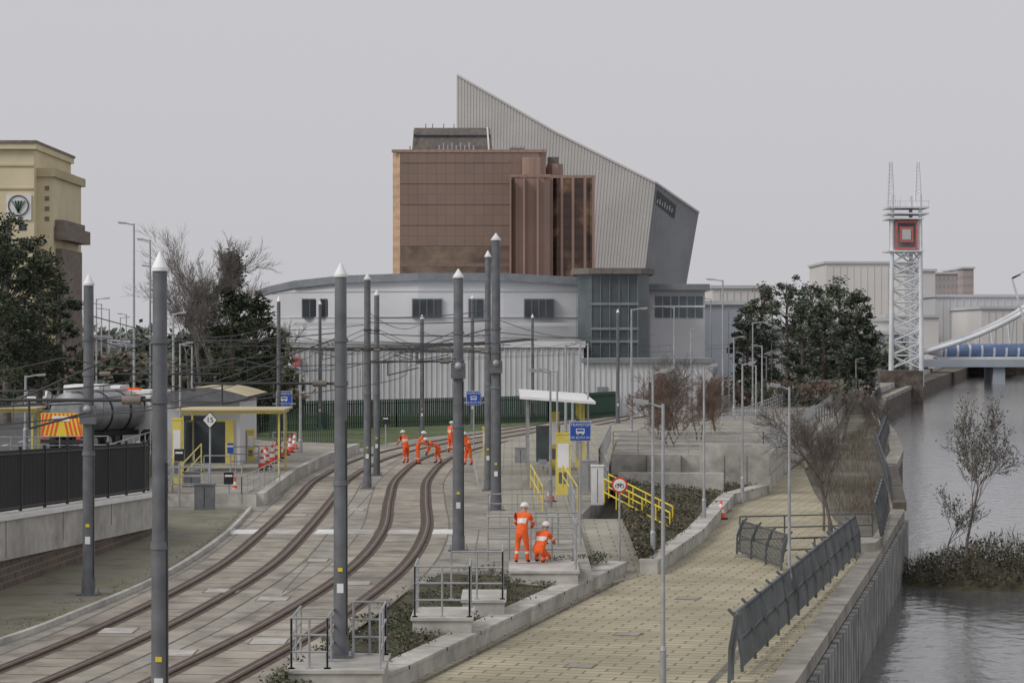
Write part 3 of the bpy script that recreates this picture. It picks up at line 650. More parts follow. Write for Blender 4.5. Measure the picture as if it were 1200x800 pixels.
mb.face([(P[0][0],262,0),(P[0][0],292,0),(P[0][0],292,P[0][2]),(P[0][0],262,P[0][2])],wallgrey)
for (u0,u1,Y) in [(355,372,242.5),(376,389,241.5),(484,517,238),(615,648,238.4),(550,566,238)]:
    z0,z1=ZV(371,Y),ZV(351,Y); x0,x1=XU(u0,Y),XU(u1,Y)
    mb.bb(x0-.1,x1+.1,Y-.3,Y+1.5,z0-.1,z1+.1,roofgrey); mb.bb(x0,x1,Y-.36,Y-.31,z0,z1,dkglass)
    n=4 if u1-u0>20 else 2
    for k in range(1,n): x=x0+(x1-x0)*k/n; mb.bb(x-.03,x+.03,Y-.42,Y-.361,z0,z1,roofgrey)
mb.bb(XU(345,236),XU(680,236),236.0,236.4,ZV(382,236),ZV(378,236),hazeB)
Y=234; mb.bb(XU(762,Y),XU(826,Y),Y,Y+20,0,ZV(340,Y),wallgrey); mb.bb(XU(758,Y),XU(831,Y),Y-1,Y+21,ZV(340,Y),ZV(333,Y),roofgrey)
for k in range(6):
    u=768+k*9.5; mb.bb(XU(u,Y),XU(u+8,Y),Y-.1,Y+.02,ZV(372,Y),ZV(347,Y),blueglass)
mb.bb(XU(764,Y),XU(826,Y),Y-.15,Y+.02,ZV(360,Y),ZV(358,Y),capm)
Y=226; x0,x1=XU(678,Y),XU(762,Y); zt=ZV(321,Y)
mb.prism([(x0,Y+2),(x0+1.2,Y),(x1-1.2,Y),(x1,Y+2),(x1,Y+9),(x0,Y+9)],0,zt,greyglass)
mb.prism([(x0-.5,Y+1.6),(x0+.9,Y-.7),(x1-.9,Y-.7),(x1+.5,Y+1.6),(x1+.5,Y+9.5),(x0-.5,Y+9.5)],zt,zt+.55,plant_)
for k in range(6):
    x=x0+1.2+(x1-x0-2.4)*k/5; mb.bb(x-.03,x+.03,Y-.12,Y-.01,0,zt,roofgrey)
for v in(356,385,400): mb.bb(x0+1.1,x1-1.1,Y-.16,Y-.015,ZV(v,Y)-.12,ZV(v,Y)+.12,roofgrey)
o=mb.obj('office_building')
mb=MB(); Y=218
mb.bb(XU(312,Y),XU(684,Y),Y,Y+14,0,ZV(407,Y),wallrib); mb.bb(XU(308,Y),XU(686,Y),Y-.3,Y+14.5,ZV(407,Y),ZV(400,Y),wallgrey)
n=60
for k in range(n):
    x=XU(312,Y)+(XU(684,Y)-XU(312,Y))*k/n; mb.bb(x-.05,x+.05,Y-.1,Y-.005,0,ZV(407,Y),wallgrey)
mb.bb(XU(312,Y),XU(342,Y),Y-.5,Y-.13,ZV(430,Y),ZV(418,Y),capm); mb.bb(XU(343,Y),XU(352,Y),Y-.5,Y-.13,ZV(430,Y),ZV(418,Y),redh)
o=mb.obj('ribbed_warehouse'); text('BOS',.9,(XU(327,Y),Y-.55,ZV(424,Y)-.02),galv,o)
mb=MB()
mb.bb(XU(684,212),XU(835,212),212,222,0,ZV(425,212),wallgrey); mb.bb(XU(683,212),XU(837,212),211.6,222.4,ZV(425,212),ZV(420,212),roofgrey)
for k in range(24): x=XU(684,212)+k*.48; mb.bb(x-.03,x+.03,211.93,212.02,0,ZV(426,212),hazeB)
mb.bb(XU(700,212),XU(712,212),211.9,212.02,0,2.6,roofgrey); mb.bb(XU(760,212),XU(790,212),211.9,212.02,1.6,3.0,dkglass)
mb.obj('workshop_building')

# ---------------- copper glazed tower
mb=MB(); Y=380
def blk(u0,u1,vt,Y,dep,mat,side=None,ch=1.2,z0=0):
    x0,x1=XU(u0,Y),XU(u1,Y); mb.prism([(x0,Y+ch),(x0+ch,Y),(x1-ch,Y),(x1,Y+ch),(x1,Y+dep),(x0,Y+dep)],z0,ZV(vt,Y),mat,side or mat)
blk(460,640,178,Y,25,plant_,copperg,1.2)
x0=XU(460,Y); mb.face([(x0-.02,Y+1.2,0),(x0+1.2,Y-.05,0),(x0+1.2,Y-.05,ZV(179,Y)),(x0-.02,Y+1.2,ZV(179,Y))],copperedge)
x0=XU(460,Y)+1.3;x1=XU(597,Y); mb.bb(x0,x1,Y-.06,Y-.01,14,ZV(289,Y),goldlo)
for k in range(0,9):
    z=ZV(178,Y)-1.2-k*3.3; mb.bb(x0,x1,Y-.10,Y-.012,z-.55,z,copperg)
blk(597,645,207,374,12,copperc,copperc,1.0); blk(612,640,184,376,12,copperc,copperc,1.0)
blk(641,660,192,379,12,copperc,copperc,.8); blk(645,697,208,377,20,copperc,gold,1.0)
for u in(597,613,629): mb.bb(XU(u,373),XU(u+2.2,373),372.7,376.2,0,ZV(209,374),copperc)
for u in(645,657,670,684,694): mb.bb(XU(u,376),XU(u+3,376),376.2,377.2,0,ZV(209,377),copperc)
for u0,u1,v,Yq in((459,641,178,Y),(596,646,207,374),(644,698,208,377)): mb.bb(XU(u0,Yq),XU(u1,Yq),Yq-.15,Yq+.4,ZV(v,Yq)-.1,ZV(v,Yq)+.35,copperc)
xa,xb=XU(480,386),XU(577,386); zb,zt=ZV(178,386),ZV(149,386)
mb.raw([(xa,386,zb),(xb,386,zb),(xb,398,zb),(xa,398,zb),(xa+.7,387.5,zt),(xb-.4,387.5,zt),(xb-.4,397,zt),(xa+.7,397,zt)],[(0,1,5,4),(1,2,6,5),(2,3,7,6),(3,0,4,7),(4,5,6,7)],plant_)
mb.bb(xa,xb,385.7,386,zb,zb+.9,creamd); mb.bb(xa+.5,xb-.3,386.6,387.3,zt-1.3,zt-1.1,galv)
for u in(482,573): mb.bar((XU(u,386),385.6,zb),(XU(u+(2 if u<500 else -2),386),386.6,zt),.25,.25,capm)
for k in range(9): mb.tube((XU(515+k*5,384),384,zb),(XU(515+k*5,384),384,zb+.9+.4*(k%2)),.15,.15,galvl,6)
for u in(499,507,520,532,600,603,606,610,614): h=.9 if u<600 else 2.2; zz=zt if u<600 else ZV(182,380); mb.tube((XU(u,390),390,zz),(XU(u,390),390,zz+h),.09,.06,galv,5)
mb.bb(XU(597,382),XU(614,382),382,388,ZV(180,382),ZV(176,382)+.3,plant_); mb.bb(XU(642,384),XU(655,384),384,388,ZV(193,384),ZV(184,384),plant_)
mb.obj('copper_glazed_office_tower')

# ---------------- museum shard
mb=MB()
tl=A(536,88,442);tr=A(768,214,436); br=A(741,360,436);br.z=0; bl=V(tl.x,442,0)
def topz(t):
    p=tl.lerp(tr,t); p.z-=.7*math.sin(math.pi*t); return p
N=64
for k in range(N):
    t0,t1=k/N,(k+1)/N; a,b_=topz(t0),topz(t1); c,d=bl.lerp(br,t0),bl.lerp(br,t1)
    mb.face([c,d,b_,a],shard); e,f=a+V(0,26,-1),b_+V(0,26,-1); mb.face([a,b_,f,e],shard)
    mb.bar(c+V(0,-.05,0),a+V(0,-.05,0),.28,.1,shardrib)
mb.face([bl,tl,tl+V(0,26,-1),bl+V(0,26,0)],shard)
r1=A(819,249,447); r2=A(786,395,447); r2=V(r2.x,447,0)
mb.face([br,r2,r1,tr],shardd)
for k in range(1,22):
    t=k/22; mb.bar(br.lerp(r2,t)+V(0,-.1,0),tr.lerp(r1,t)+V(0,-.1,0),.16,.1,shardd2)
q=lambda s_,t:br.lerp(tr,t).lerp(r2.lerp(r1,t),s_)+V(0,-.25,0)
mb.face([q(.05,.90),q(.5,.88),q(.5,.955),q(.05,.97)],dkglass)
for k in range(7): s_=.09+k*.055; mb.bar(q(s_,.905)+V(0,-.05,0),q(s_,.925+.01*(k%2))+V(0,-.05,0),.22,.1,shardrib)
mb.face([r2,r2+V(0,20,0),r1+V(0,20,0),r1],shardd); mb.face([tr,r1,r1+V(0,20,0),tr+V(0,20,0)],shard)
for a,b_ in((tl,topz(.5)),(topz(.5),tr),(tr,r1)): mb.bar(a+V(0,-.2,0),b_+V(0,-.2,0),.3,.35,shardrib)
mb.obj('museum_building')

# ---------------- left grain building
mb=MB(); Y=300
mb.bb(XU(-60,Y),XU(40,Y),Y,Y+25,0,ZV(175,Y),cream); mb.bb(XU(-60,Y),XU(43,Y),Y-.6,Y+25.6,ZV(175,Y),ZV(166,Y),cream); mb.bb(XU(-60,Y),XU(44,Y),Y-.8,Y+26,ZV(168,Y),ZV(165,Y),creamd)
mb.bb(XU(20,Y),XU(32,Y),Y+5,Y+8,ZV(165,Y),ZV(161,Y),creamd)
mb.bb(XU(40,Y),XU(58,Y),Y+2,Y+22,0,ZV(200,Y),cream); mb.bb(XU(40,Y),XU(62,Y),Y+1.4,Y+23,ZV(206,Y),ZV(196,Y),creamw)
mb.bb(XU(44,Y),XU(66,Y),Y+4,Y+18,0,ZV(290,Y),creamd);mb.bb(XU(42,Y),XU(73,Y),Y+3,Y+20,ZV(280,Y),ZV(264,Y),creamd); mb.bb(XU(50,Y),XU(68,Y),Y+3.5,Y+19,ZV(264,Y),ZV(256,Y),creamd)
for k in range(7):
    for u in(-14,4,22): mb.bb(XU(u,Y),XU(u+9,Y),Y-.06,Y+.02,ZV(262+k*17+8,Y),ZV(262+k*17,Y),dkglass)
    if k<4: mb.bb(XU(49,Y),XU(54,Y),Y+1.9,Y+2.02,ZV(217+k*12+5,Y),ZV(217+k*12,Y),creamd)
for v in(195,222): mb.bb(XU(-60,Y),XU(40,Y),Y-.15,Y-.01,ZV(v,Y),ZV(v-2,Y),creamw)
mb.bb(XU(8,Y),XU(37,Y),Y-.2,Y-.05,ZV(258,Y),ZV(228,Y),capm)
c=A(22,241,Y)
for k in range(20):
    a0=k*math.pi/10;a1=a0+math.pi/10; mb.bar(V(c.x+math.cos(a0)*1.25,Y-.25,c.z+math.sin(a0)*1.25),V(c.x+math.cos(a1)*1.25,Y-.25,c.z+math.sin(a1)*1.25),.12,.12,greenf)
for k in range(5):
    a=V(c.x,Y-.25,c.z-.9); mb.bar(a,a+V((k-2)*.4,0,1.5),.2,.08,greenf)
mb.obj('grain_mill_building')
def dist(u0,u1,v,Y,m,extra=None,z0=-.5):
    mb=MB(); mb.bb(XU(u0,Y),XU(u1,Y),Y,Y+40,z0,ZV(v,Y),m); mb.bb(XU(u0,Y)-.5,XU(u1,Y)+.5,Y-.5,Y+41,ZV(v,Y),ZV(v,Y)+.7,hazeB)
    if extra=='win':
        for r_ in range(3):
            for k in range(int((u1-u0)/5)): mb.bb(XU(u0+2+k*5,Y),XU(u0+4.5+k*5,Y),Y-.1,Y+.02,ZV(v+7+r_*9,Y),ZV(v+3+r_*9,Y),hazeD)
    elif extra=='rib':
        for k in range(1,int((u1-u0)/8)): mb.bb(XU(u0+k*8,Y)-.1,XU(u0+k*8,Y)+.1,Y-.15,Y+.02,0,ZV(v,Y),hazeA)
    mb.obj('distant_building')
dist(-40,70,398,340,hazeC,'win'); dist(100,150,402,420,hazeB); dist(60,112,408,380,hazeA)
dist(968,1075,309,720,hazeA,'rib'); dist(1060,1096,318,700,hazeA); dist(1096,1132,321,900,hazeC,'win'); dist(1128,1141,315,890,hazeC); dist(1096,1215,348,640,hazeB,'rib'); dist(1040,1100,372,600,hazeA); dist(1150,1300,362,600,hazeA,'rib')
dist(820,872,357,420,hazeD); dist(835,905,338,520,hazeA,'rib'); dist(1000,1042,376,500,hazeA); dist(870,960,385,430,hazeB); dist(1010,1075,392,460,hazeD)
# ---------------- lift bridge
Y=372; s_=Y/F
mb=MB(); xc=XU(1062,Y)
zt=ZV(228,Y)
legs=[(-18,0),(18,0),(-12,4.5),(12,4.5)]
L4=[]
for du,dy in legs:
    x=xc+du*s_; xt=xc+(du*.9)*s_; mb.tube((x,Y+dy,-.7),(xt,Y+dy,zt),.4,.28,bwhite,10); L4.append((x,xt,Y+dy))
for du in(-16,16):
    for e in(-.5,.5):
        mb.tube((xc+du*s_+e,Y+2,zt-2),(xc+du*s_+e*.35,Y+2,ZV(189,Y)),.2,.13,bwhite,8)
    for k in range(8):
        za=ZV(228-k*4.5,Y); zb=ZV(228-(k+1)*4.5,Y); w=.5*(1-k*.08); mb.bar((xc+du*s_-w,Y+2,za),(xc+du*s_+w,Y+2,zb),.14,.14,bwhite)
n=9; z0=ZV(432,Y); z1=ZV(292,Y)
for pa,pb in((0,1),(2,3),(0,2),(1,3)):
    for k in range(n):
        za=z0+(z1-z0)*k/n; zb=z0+(z1-z0)*(k+1)/n
        a=V(L4[pa][0],L4[pa][2],za);b_=V(L4[pb][0],L4[pb][2],zb);c=V(L4[pb][0],L4[pb][2],za);d=V(L4[pa][0],L4[pa][2],zb)
        mb.tube(a,b_,.13,.13,bwhite,6); mb.tube(c,d,.13,.13,bwhite,6); mb.tube(d,b_,.12,.12,bwhite,6)
for v in(243,250,294,256): mb.bb(xc-22*s_,xc+(26 if v<252 else 20)*s_,Y-.8,Y+5.5,ZV(v,Y)-.15,ZV(v,Y)+.1,bwhite)
mb.bb(xc-15*s_,xc+15*s_,Y+1.2,Y+4.0,ZV(292,Y),ZV(256,Y),hazeD)
for du in(-12,12): mb.bb(xc+(du-1.3)*s_,xc+(du+1.3)*s_,Y-.4,Y+.1,ZV(292,Y),ZV(259,Y),redh)
for v in(260,291): mb.bb(xc-13*s_,xc+13*s_,Y-.42,Y+.08,ZV(v,Y)-.18,ZV(v,Y)+.15,redh)
mb.bb(xc-8*s_,xc+8*s_,Y-.3,Y+.3,ZV(284,Y),ZV(266,Y),redh); mb.bb(xc-5*s_,xc+5*s_,Y-.4,Y-.31,ZV(281,Y),ZV(269,Y),hazeB)
for k in range(6): mb.bar((xc-20*s_+k*1.2,Y-.8,ZV(243,Y)),(xc-20*s_+k*1.2,Y-.8,ZV(236,Y)),.06,.06,bwhite)
mb.bar((xc-22*s_,Y-.8,ZV(236,Y)),(xc+26*s_,Y-.8,ZV(236,Y)),.08,.08,bwhite)
for u in(1050,1056,1068,1074,1080): mb.tube((XU(u,Y),Y+1,ZV(243,Y)),(XU(u,Y),Y+1,ZV(228+(u%5)*2,Y)),.12,.08,capm,6)
mb.bb(xc-34*s_,xc+16*s_,Y-3,Y+8,-3.2,ZV(434,Y),quaym)
def arch(y):
    cp=[(1078,414),(1110,405),(1150,391),(1200,366),(1260,325),(1330,300),(1400,325)]
    P=[V(XU(u,Y),y,ZV(v,Y)) for u,v in catmull(cp,5)]
    for a,b_ in zip(P,P[1:]): mb.tube(a,b_,.4,.4,bwhite,8,False)
    for k in range(4,28,2): mb.tube(P[k],V(P[k].x,Y+3,ZV(412,Y)),.06,.06,bwhite,5)
arch(Y+.5); arch(Y+6)
mb.tube((XU(1108,Y),Y+3,ZV(411,Y)),(XU(1420,Y),Y+3,ZV(408,Y)),1.05,1.05,blueh,14)
for k in range(22): x=XU(1110,Y)+k*1.9; mb.tube((x,Y+3,ZV(411,Y)),(x+.35,Y+3,ZV(411,Y)),1.09,1.09,bwhite,14)
mb.tube((XU(1108,Y),Y+3,ZV(411,Y)),(XU(1085,Y),Y+3,ZV(411,Y)),1.05,.4,bwhite,14)
mb.bb(XU(1100,Y),XU(1420,Y),Y+1.5,Y+5,ZV(421,Y),ZV(418,Y),bwhite)
for k in range(30): x=XU(1082,Y)+k*1.5; mb.bar((x,Y+1,ZV(404,Y)),(x,Y+1,ZV(399,Y)),.05,.05,bwhite)
for p,q_ in (((1186,326),(1212,418)),((1186,326),(1240,296)),((1186,326),(1196,322))):
    mb.bar((XU(p[0],Y-3),Y-3,ZV(p[1],Y-3)),(XU(q_[0],Y-3),Y-3,ZV(q_[1],Y-3)),.3,.3,bwhite)
mb.obj('lift_footbridge')
mb=MB(); Y=520
mb.bb(XU(1060,Y),XU(1400,Y),Y,Y+12,ZV(430,Y),ZV(421,Y),hazeD)
for u in(1075,1165,1260): mb.bb(XU(u,Y),XU(u+14,Y),Y+1,Y+11,-3.3,ZV(430,Y),hazeD)
mb.obj('road_bridge')

# ---------------- trees
def bare(name,base,h,mat,seed,spread=.55,levels=5,lean=(0,0),r0=None,leaf=None,leafN=0,lsz=.1,stems=1,trunk=.42,mr=.008):
    rnd=random.Random(seed); mb=MB(); tips=[]
    def br(p,d,L,r,lv):
        segs=3
        for i in range(segs):
            q=p+d*L/segs; r1=r*.84
            mb.tube(p,q,r,r1,mat,5 if r>.04 else 3,False)
            if lv<levels-1 and (i>0 or lv>0):
                for _ in range(rnd.randint(1,2) if lv<levels-2 else 2):
                    ax=V(rnd.gauss(0,1),rnd.gauss(0,1),rnd.gauss(0,1)).normalized()
                    nd=(d+ax*spread*1.25).normalized(); nd.z+=.18; nd.normalize()
                    br(q,nd,L*rnd.uniform(.5,.72),max(mr,r1*.58),lv+1)
            p=q;r=r1; d=(d+V(rnd.gauss(0,.1),rnd.gauss(0,.1),rnd.gauss(.03,.05))).normalized()
        tips.append(p)
    for s_ in range(stems):
        d=V(lean[0]+rnd.gauss(0,.05+.12*(stems>1)),lean[1]+rnd.gauss(0,.05),1).normalized()
        br(Vector(base)+V(rnd.gauss(0,.1*(stems-1)),0,0),d,h*trunk,(r0 or h*.018),0)
    if leaf:
        for t in range(leafN):
            p=rnd.choice(tips)+V(rnd.gauss(0,.12),rnd.gauss(0,.12),rnd.gauss(0,.12)); a=V(rnd.uniform(-1,1),rnd.uniform(-1,1),rnd.uniform(-1,1)).normalized()*lsz; b_=a.orthogonal().normalized()*lsz*.6
            mb.face([p-a,p+b_,p+a,p-b_],leaf)
    return mb.obj(name)
def ever(name,base,h,w,seed,mats=(leafd,leafm),clumps=90,per=60,lsz=.28,trunk=bark,low=.12,shape='round'):
    rnd=random.Random(seed); mb=MB(); base=Vector(base)
    mb.tube(base,base+V(0,0,h*.5),h*.022,h*.015,trunk,8); mb.tube(base+V(0,0,h*.5),base+V(0,0,h*.93),h*.015,.03,trunk,6)
    for c in range(clumps):
        t=rnd.random()**.8; zz=low+(1-low)*t
        if shape=='cone': rad=w*.5*(1.02-t)**.75
        else: rad=w*.5*math.sqrt(max(.02,1-(2*t-.85)**2/1.35))
        an=rnd.uniform(0,6.283); lob=.75+.4*noise.noise(V(math.cos(an)*1.3+seed,math.sin(an)*1.3,t*4)); rr=rad*lob*math.sqrt(rnd.uniform(.15,1.35))
        c0=base+V(math.cos(an)*rr,math.sin(an)*rr,h*zz*rnd.uniform(.9,1.0))
        mb.tube(base+V(0,0,h*zz*.8),c0,.06,.02,trunk,4,False)
        cs=w*rnd.uniform(.045,.10); m=rnd.choice(mats)
        for k in range(per):
            p=c0+V(rnd.gauss(0,cs*.7),rnd.gauss(0,cs*.7),rnd.gauss(0,cs*.42)); a=V(rnd.uniform(-1,1),rnd.uniform(-1,1),rnd.uniform(-.5,.5)).normalized()*lsz*rnd.uniform(.5,1); b_=a.cross(V(rnd.uniform(-1,1),rnd.uniform(-1,1),rnd.uniform(-1,1)).normalized()).normalized()*lsz*.35
            mb.face([p-a,p+b_,p+a,p-b_],m if rnd.random()<.8 else rnd.choice(mats))
    return mb.obj(name)
ever('pine_tree',(XU(8,160),160,1),ZV(248,160)-1,7,1,clumps=110,per=75,low=.3,lsz=.2,mats=(leafd,leafm,leafd)); ever('pine_tree',(XU(46,168),168,1),ZV(290,168)-1,5.5,2,clumps=85,per=75,low=.2,lsz=.2,mats=(leafd,leafm)); ever('pine_tree',(XU(-15,150),150,1),13,6,3,clumps=80,lsz=.22)
ever('pine_tree',(XU(70,185),185,1),ZV(340,185),4,30,clumps=60,lsz=.22)
ever('evergreen_tree',(XU(272,168),168,0),ZV(290,168),5.4,4,clumps=130,per=80,low=.08,shape='cone',lsz=.2); ever('evergreen_tree',(XU(300,176),176,0),ZV(335,176),4.4,5,clumps=90,per=75,low=.05,lsz=.2); ever('evergreen_tree',(XU(240,182),182,0),ZV(345,182),4.6,6,clumps=80,per=75,low=.05,lsz=.2)
ever('evergreen_tree',(XU(325,200),200,0),ZV(385,200),3.6,16,clumps=60,low=.05,mats=(leafm,leafg))
bare('birch_tree',(XU(240,165),165,0),ZV(240,165),barkl,11,.5,7,r0=.17,mr=.011); bare('birch_tree',(XU(258,172),172,0),ZV(262,172),barkl,12,.5,6,r0=.16,mr=.011); bare('birch_tree',(XU(80,200),200,1),ZV(310,200)-1,barkl,13,.55,6,r0=.15); bare('birch_tree',(XU(322,190),190,0),ZV(355,190),bark,14,.55,6,r0=.12); bare('birch_tree',(XU(222,175),175,0),ZV(285,175),barkl,15,.55,7,r0=.13)
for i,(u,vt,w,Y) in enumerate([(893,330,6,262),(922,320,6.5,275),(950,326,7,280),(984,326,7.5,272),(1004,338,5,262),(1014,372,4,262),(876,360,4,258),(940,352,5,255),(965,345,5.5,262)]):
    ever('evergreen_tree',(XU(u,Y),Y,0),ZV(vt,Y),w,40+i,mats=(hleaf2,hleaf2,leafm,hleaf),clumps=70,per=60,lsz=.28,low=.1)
for i,(u,Y,vt) in enumerate([(778,140,420),(800,144,408),(818,138,432),(840,150,440),(790,130,455),(768,146,430)]):
    bare('bare_tree',(XU(u,Y),Y,0),ZV(vt,Y),leafr if i!=1 else bark,60+i,.7,6,r0=.06,stems=2,mr=.007)
bare('bare_tree',(11.5,86,-.7),6.6,bark,80,.62,6,r0=.08,mr=.006)
bare('bare_tree',(12.4,95,-.7),5.4,bark,86,.62,6,r0=.06,mr=.006)
for i,(u,Y,vt) in enumerate([(985,170,440),(1015,180,448),(1035,190,455)]):
    bare('bare_tree',(XU(u,Y),Y,-.5),ZV(vt,Y)+.5,bark,90+i,.8,5,r0=.06,stems=3)
cx,cy=20.6,99.5
def islz(x,y):
    d=math.sqrt(((x-cx)/5.4)**2+((y-cy)/4.2)**2); return -3.4+1.1*max(0,1-d*d)+.3*noise.noise(V(x,y,0))
mb=MB(); nx,ny=24,22
vs=[(cx-6+12*i/nx,cy-6+12*j/ny,islz(cx-6+12*i/nx,cy-6+12*j/ny)) for j in range(ny+1) for i in range(nx+1)]
mb.raw(vs,[(j*(nx+1)+i,j*(nx+1)+i+1,(j+1)*(nx+1)+i+1,(j+1)*(nx+1)+i) for j in range(ny) for i in range(nx)],soil,True); mb.obj('river_bank_ground')
def p3():
    while 1:
        x=random.uniform(cx-5,cx+5);y=random.uniform(cy-4.2,cy+4.2)
        if islz(x,y)>-3.15: return V(x,y,islz(x,y)+random.random()**2*.9*(1.1-abs(x-cx)/6))
foliage_patch('bank_scrub',p3,1000,.17,[leafd,leafm,leafr,bark,leafd]); foliage_patch('bank_reeds',p3,400,.35,[leafr,bark,leafg],.5,True)
bare('young_alder_tree',(XU(1132,98),98,-2.4),6.9,bark,121,.5,6,r0=.075,leaf=leafm,leafN=700,lsz=.07,trunk=.47)
bare('young_alder_tree',(XU(1110,97),97,-2.4),3.6,bark,122,.6,5,r0=.045,leaf=leafm,leafN=200,lsz=.065); bare('bare_tree',(22,98,-2.5),2.6,bark,123,.8,5,r0=.04,stems=4)
def belt(name,u0,u1,Y,vt,n,mats,cs):
    mb=MB(); rnd=random.Random(int(u0+Y))
    for c in range(n):
        x=XU(rnd.uniform(u0,u1),Y); top=ZV(vt,Y)*(.6+.5*abs(noise.noise(V(x*.05,Y,0)))+.2*rnd.random()); z=rnd.uniform(0,top); y=Y+rnd.uniform(0,10); m=rnd.choice(mats)
        for k in range(26):
            p=V(x,y,z)+V(rnd.gauss(0,cs),rnd.gauss(0,cs),rnd.gauss(0,cs*.6)); a=V(rnd.uniform(-1,1),rnd.uniform(-1,1),rnd.uniform(-1,1)).normalized()*cs*.45; b_=a.orthogonal().normalized()*cs*.3
            mb.face([p-a,p+b_,p+a,p-b_],m)
    mb.obj(name)
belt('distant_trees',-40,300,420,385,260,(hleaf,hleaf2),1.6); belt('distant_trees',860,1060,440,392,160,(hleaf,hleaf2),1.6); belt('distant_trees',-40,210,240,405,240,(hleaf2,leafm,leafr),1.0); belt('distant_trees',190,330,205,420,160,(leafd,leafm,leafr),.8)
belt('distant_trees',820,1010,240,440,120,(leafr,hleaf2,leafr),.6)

# ---------------- vehicles
def wheel(mb,x,y,z,r,w):
    mb.tube((x-w/2,y,z),(x+w/2,y,z),r,r,rubber,16); mb.tube((x-w/2-.01,y,z),(x+w/2+.01,y,z),r*.55,r*.55,galvl,12)
def tanker():
    mb=MB(); x=y=z=0
    for sx in(-1,1):
        for dy in(1.2,2.5,6.6): wheel(mb,x+sx*1.0,y+dy,z+.5,.5,.35)
        mb.bar((x+sx*.45,y+.3,z+.85),(x+sx*.45,y+8.5,z+.85),.12,.25,black)
    mb.tube((x,y+.6,z+1.95),(x,y+6.2,z+1.95),1.05,1.05,silver,22); mb.tube((x,y+.35,z+1.95),(x,y+.6,z+1.95),.7,1.05,silver,22)
    for dy in(1.2,3,4.8): mb.tube((x,y+dy,z+1.95),(x,y+dy+.12,z+1.95),1.09,1.09,black,22)
    mb.bb(x-.15,x+.15,y+.6,y+6,z+3.0,z+3.1,galvl)
    zb=z+.85; mb.bb(x-1.2,x+1.2,y,y+.06,zb,zb+1.15,yellow)
    for k in range(5):
        for sx in(-1,1):
            xs=.04+k*.24; w=.12
            q=[(x+sx*xs,y-.012,zb+1.13),(x+sx*(xs+w),y-.012,zb+1.13),(x+sx*min(1.18,xs+w+.3),y-.012,zb+.02),(x+sx*min(1.16,xs+.3),y-.012,zb+.02)]
            mb.face(q,conered)
    mb.bb(x-1.2,x+1.2,y-.03,y+.05,z+.5,z+.68,black); mb.bb(x-.5,x+.5,y-.03,y-.014,zb+.75,zb+1.0,white)
    for sx in(-1,1): mb.bb(x+sx*1.0-.12,x+sx*1.0+.12,y-.06,y-.02,z+.7,z+.84,red)
    mb.bb(x-1.2,x+1.2,y+6.5,y+8.6,z+.7,z+3.0,white); mb.raw([(x-1.2,y+8.6,z+.7),(x+1.2,y+8.6,z+.7),(x+1.2,y+8.9,z+1.7),(x-1.2,y+8.9,z+1.7),(x-1.15,y+8.6,z+3.0),(x+1.15,y+8.6,z+3.0)],[(0,1,2,3),(3,2,5,4),(0,3,4),(1,5,2)],white)
    mb.bb(x-.9,x+.9,y+6.46,y+6.49,z+1.9,z+2.7,dkglass); mb.bb(x-.5,x+.5,y+6.6,y+6.8,z+3.0,z+3.12,orange); mb.bb(x+1.2,x+1.23,y+7.2,y+8.2,z+1.8,z+2.6,dkglass)
    o=mb.obj('tanker_truck'); o.location=(XU(72,118),118,1.26); o.rotation_euler=(0,0,math.radians(-22))
tanker()
def van(x,y,z,L=5.2,w=1.95,h=2.4,mat=white,name='white_van'):
    mb=MB()
    prof=[(0,.35),(0,h-.15),(.2,h),(L*.72,h),(L*.84,h*.62),(L*.99,h*.5),(L,.35)]
    if h<2: prof=[(0,.35),(.05,h*.62),(.5,h*.68),(1.0,h),(L*.55,h),(L*.75,h*.66),(L*.98,h*.55),(L,.35)]
    for sx in(-1,1): mb.face([(x+sx*w/2,y+a,z+b_) for a,b_ in prof],mat)
    for (a,b_) in zip(prof,prof[1:]+prof[:1]): mb.face([(x-w/2,y+a[0],z+a[1]),(x+w/2,y+a[0],z+a[1]),(x+w/2,y+b_[0],z+b_[1]),(x-w/2,y+b_[0],z+b_[1])],mat)
    for sx in(-1,1):
        for dy in(.95,L-.95): wheel(mb,x+sx*(w/2-.1),y+dy,z+.35,.35,.24)
        if h>2: mb.bb(x+sx*w*.25-.32,x+sx*w*.25+.32,y-.02,y-.005,z+h*.55,z+h*.85,dkglass)
        mb.bb(x+sx*w*.46-.07,x+sx*w*.46+.07,y-.03,y-.01,z+.6,z+.9,red)
        mb.bb(x+sx*(w/2+.005)-.006,x+sx*(w/2+.005)+.006,y+L*.62,y+L*.8,z+h*.55,z+h*.8,dkglass)
    if h<2: mb.face([(x-w*.42,y+.5,z+h*.7),(x+w*.42,y+.5,z+h*.7),(x+w*.4,y+.95,z+h*.97),(x-w*.4,y+.95,z+h*.97)],dkglass)
    mb.bb(x-w/2,x+w/2,y-.08,y-.005,z+.35,z+.55,black); mb.bb(x-.25,x+.25,y-.03,y-.006,z+.7,z+.82,yellow)
    mb.obj(name)
van(XU(95,142),142,1.25,5.6,h=2.9,w=2.1); van(XU(122,150),150,1.25,5.2,h=2.7); van(XU(88,205),205,1.25,4.2,1.75,1.5,silver,'car'); van(XU(110,230),230,1.25,4.2,1.75,1.5,galv,'car'); van(XU(40,190),190,1.25,4.2,1.75,1.5,white,'car')

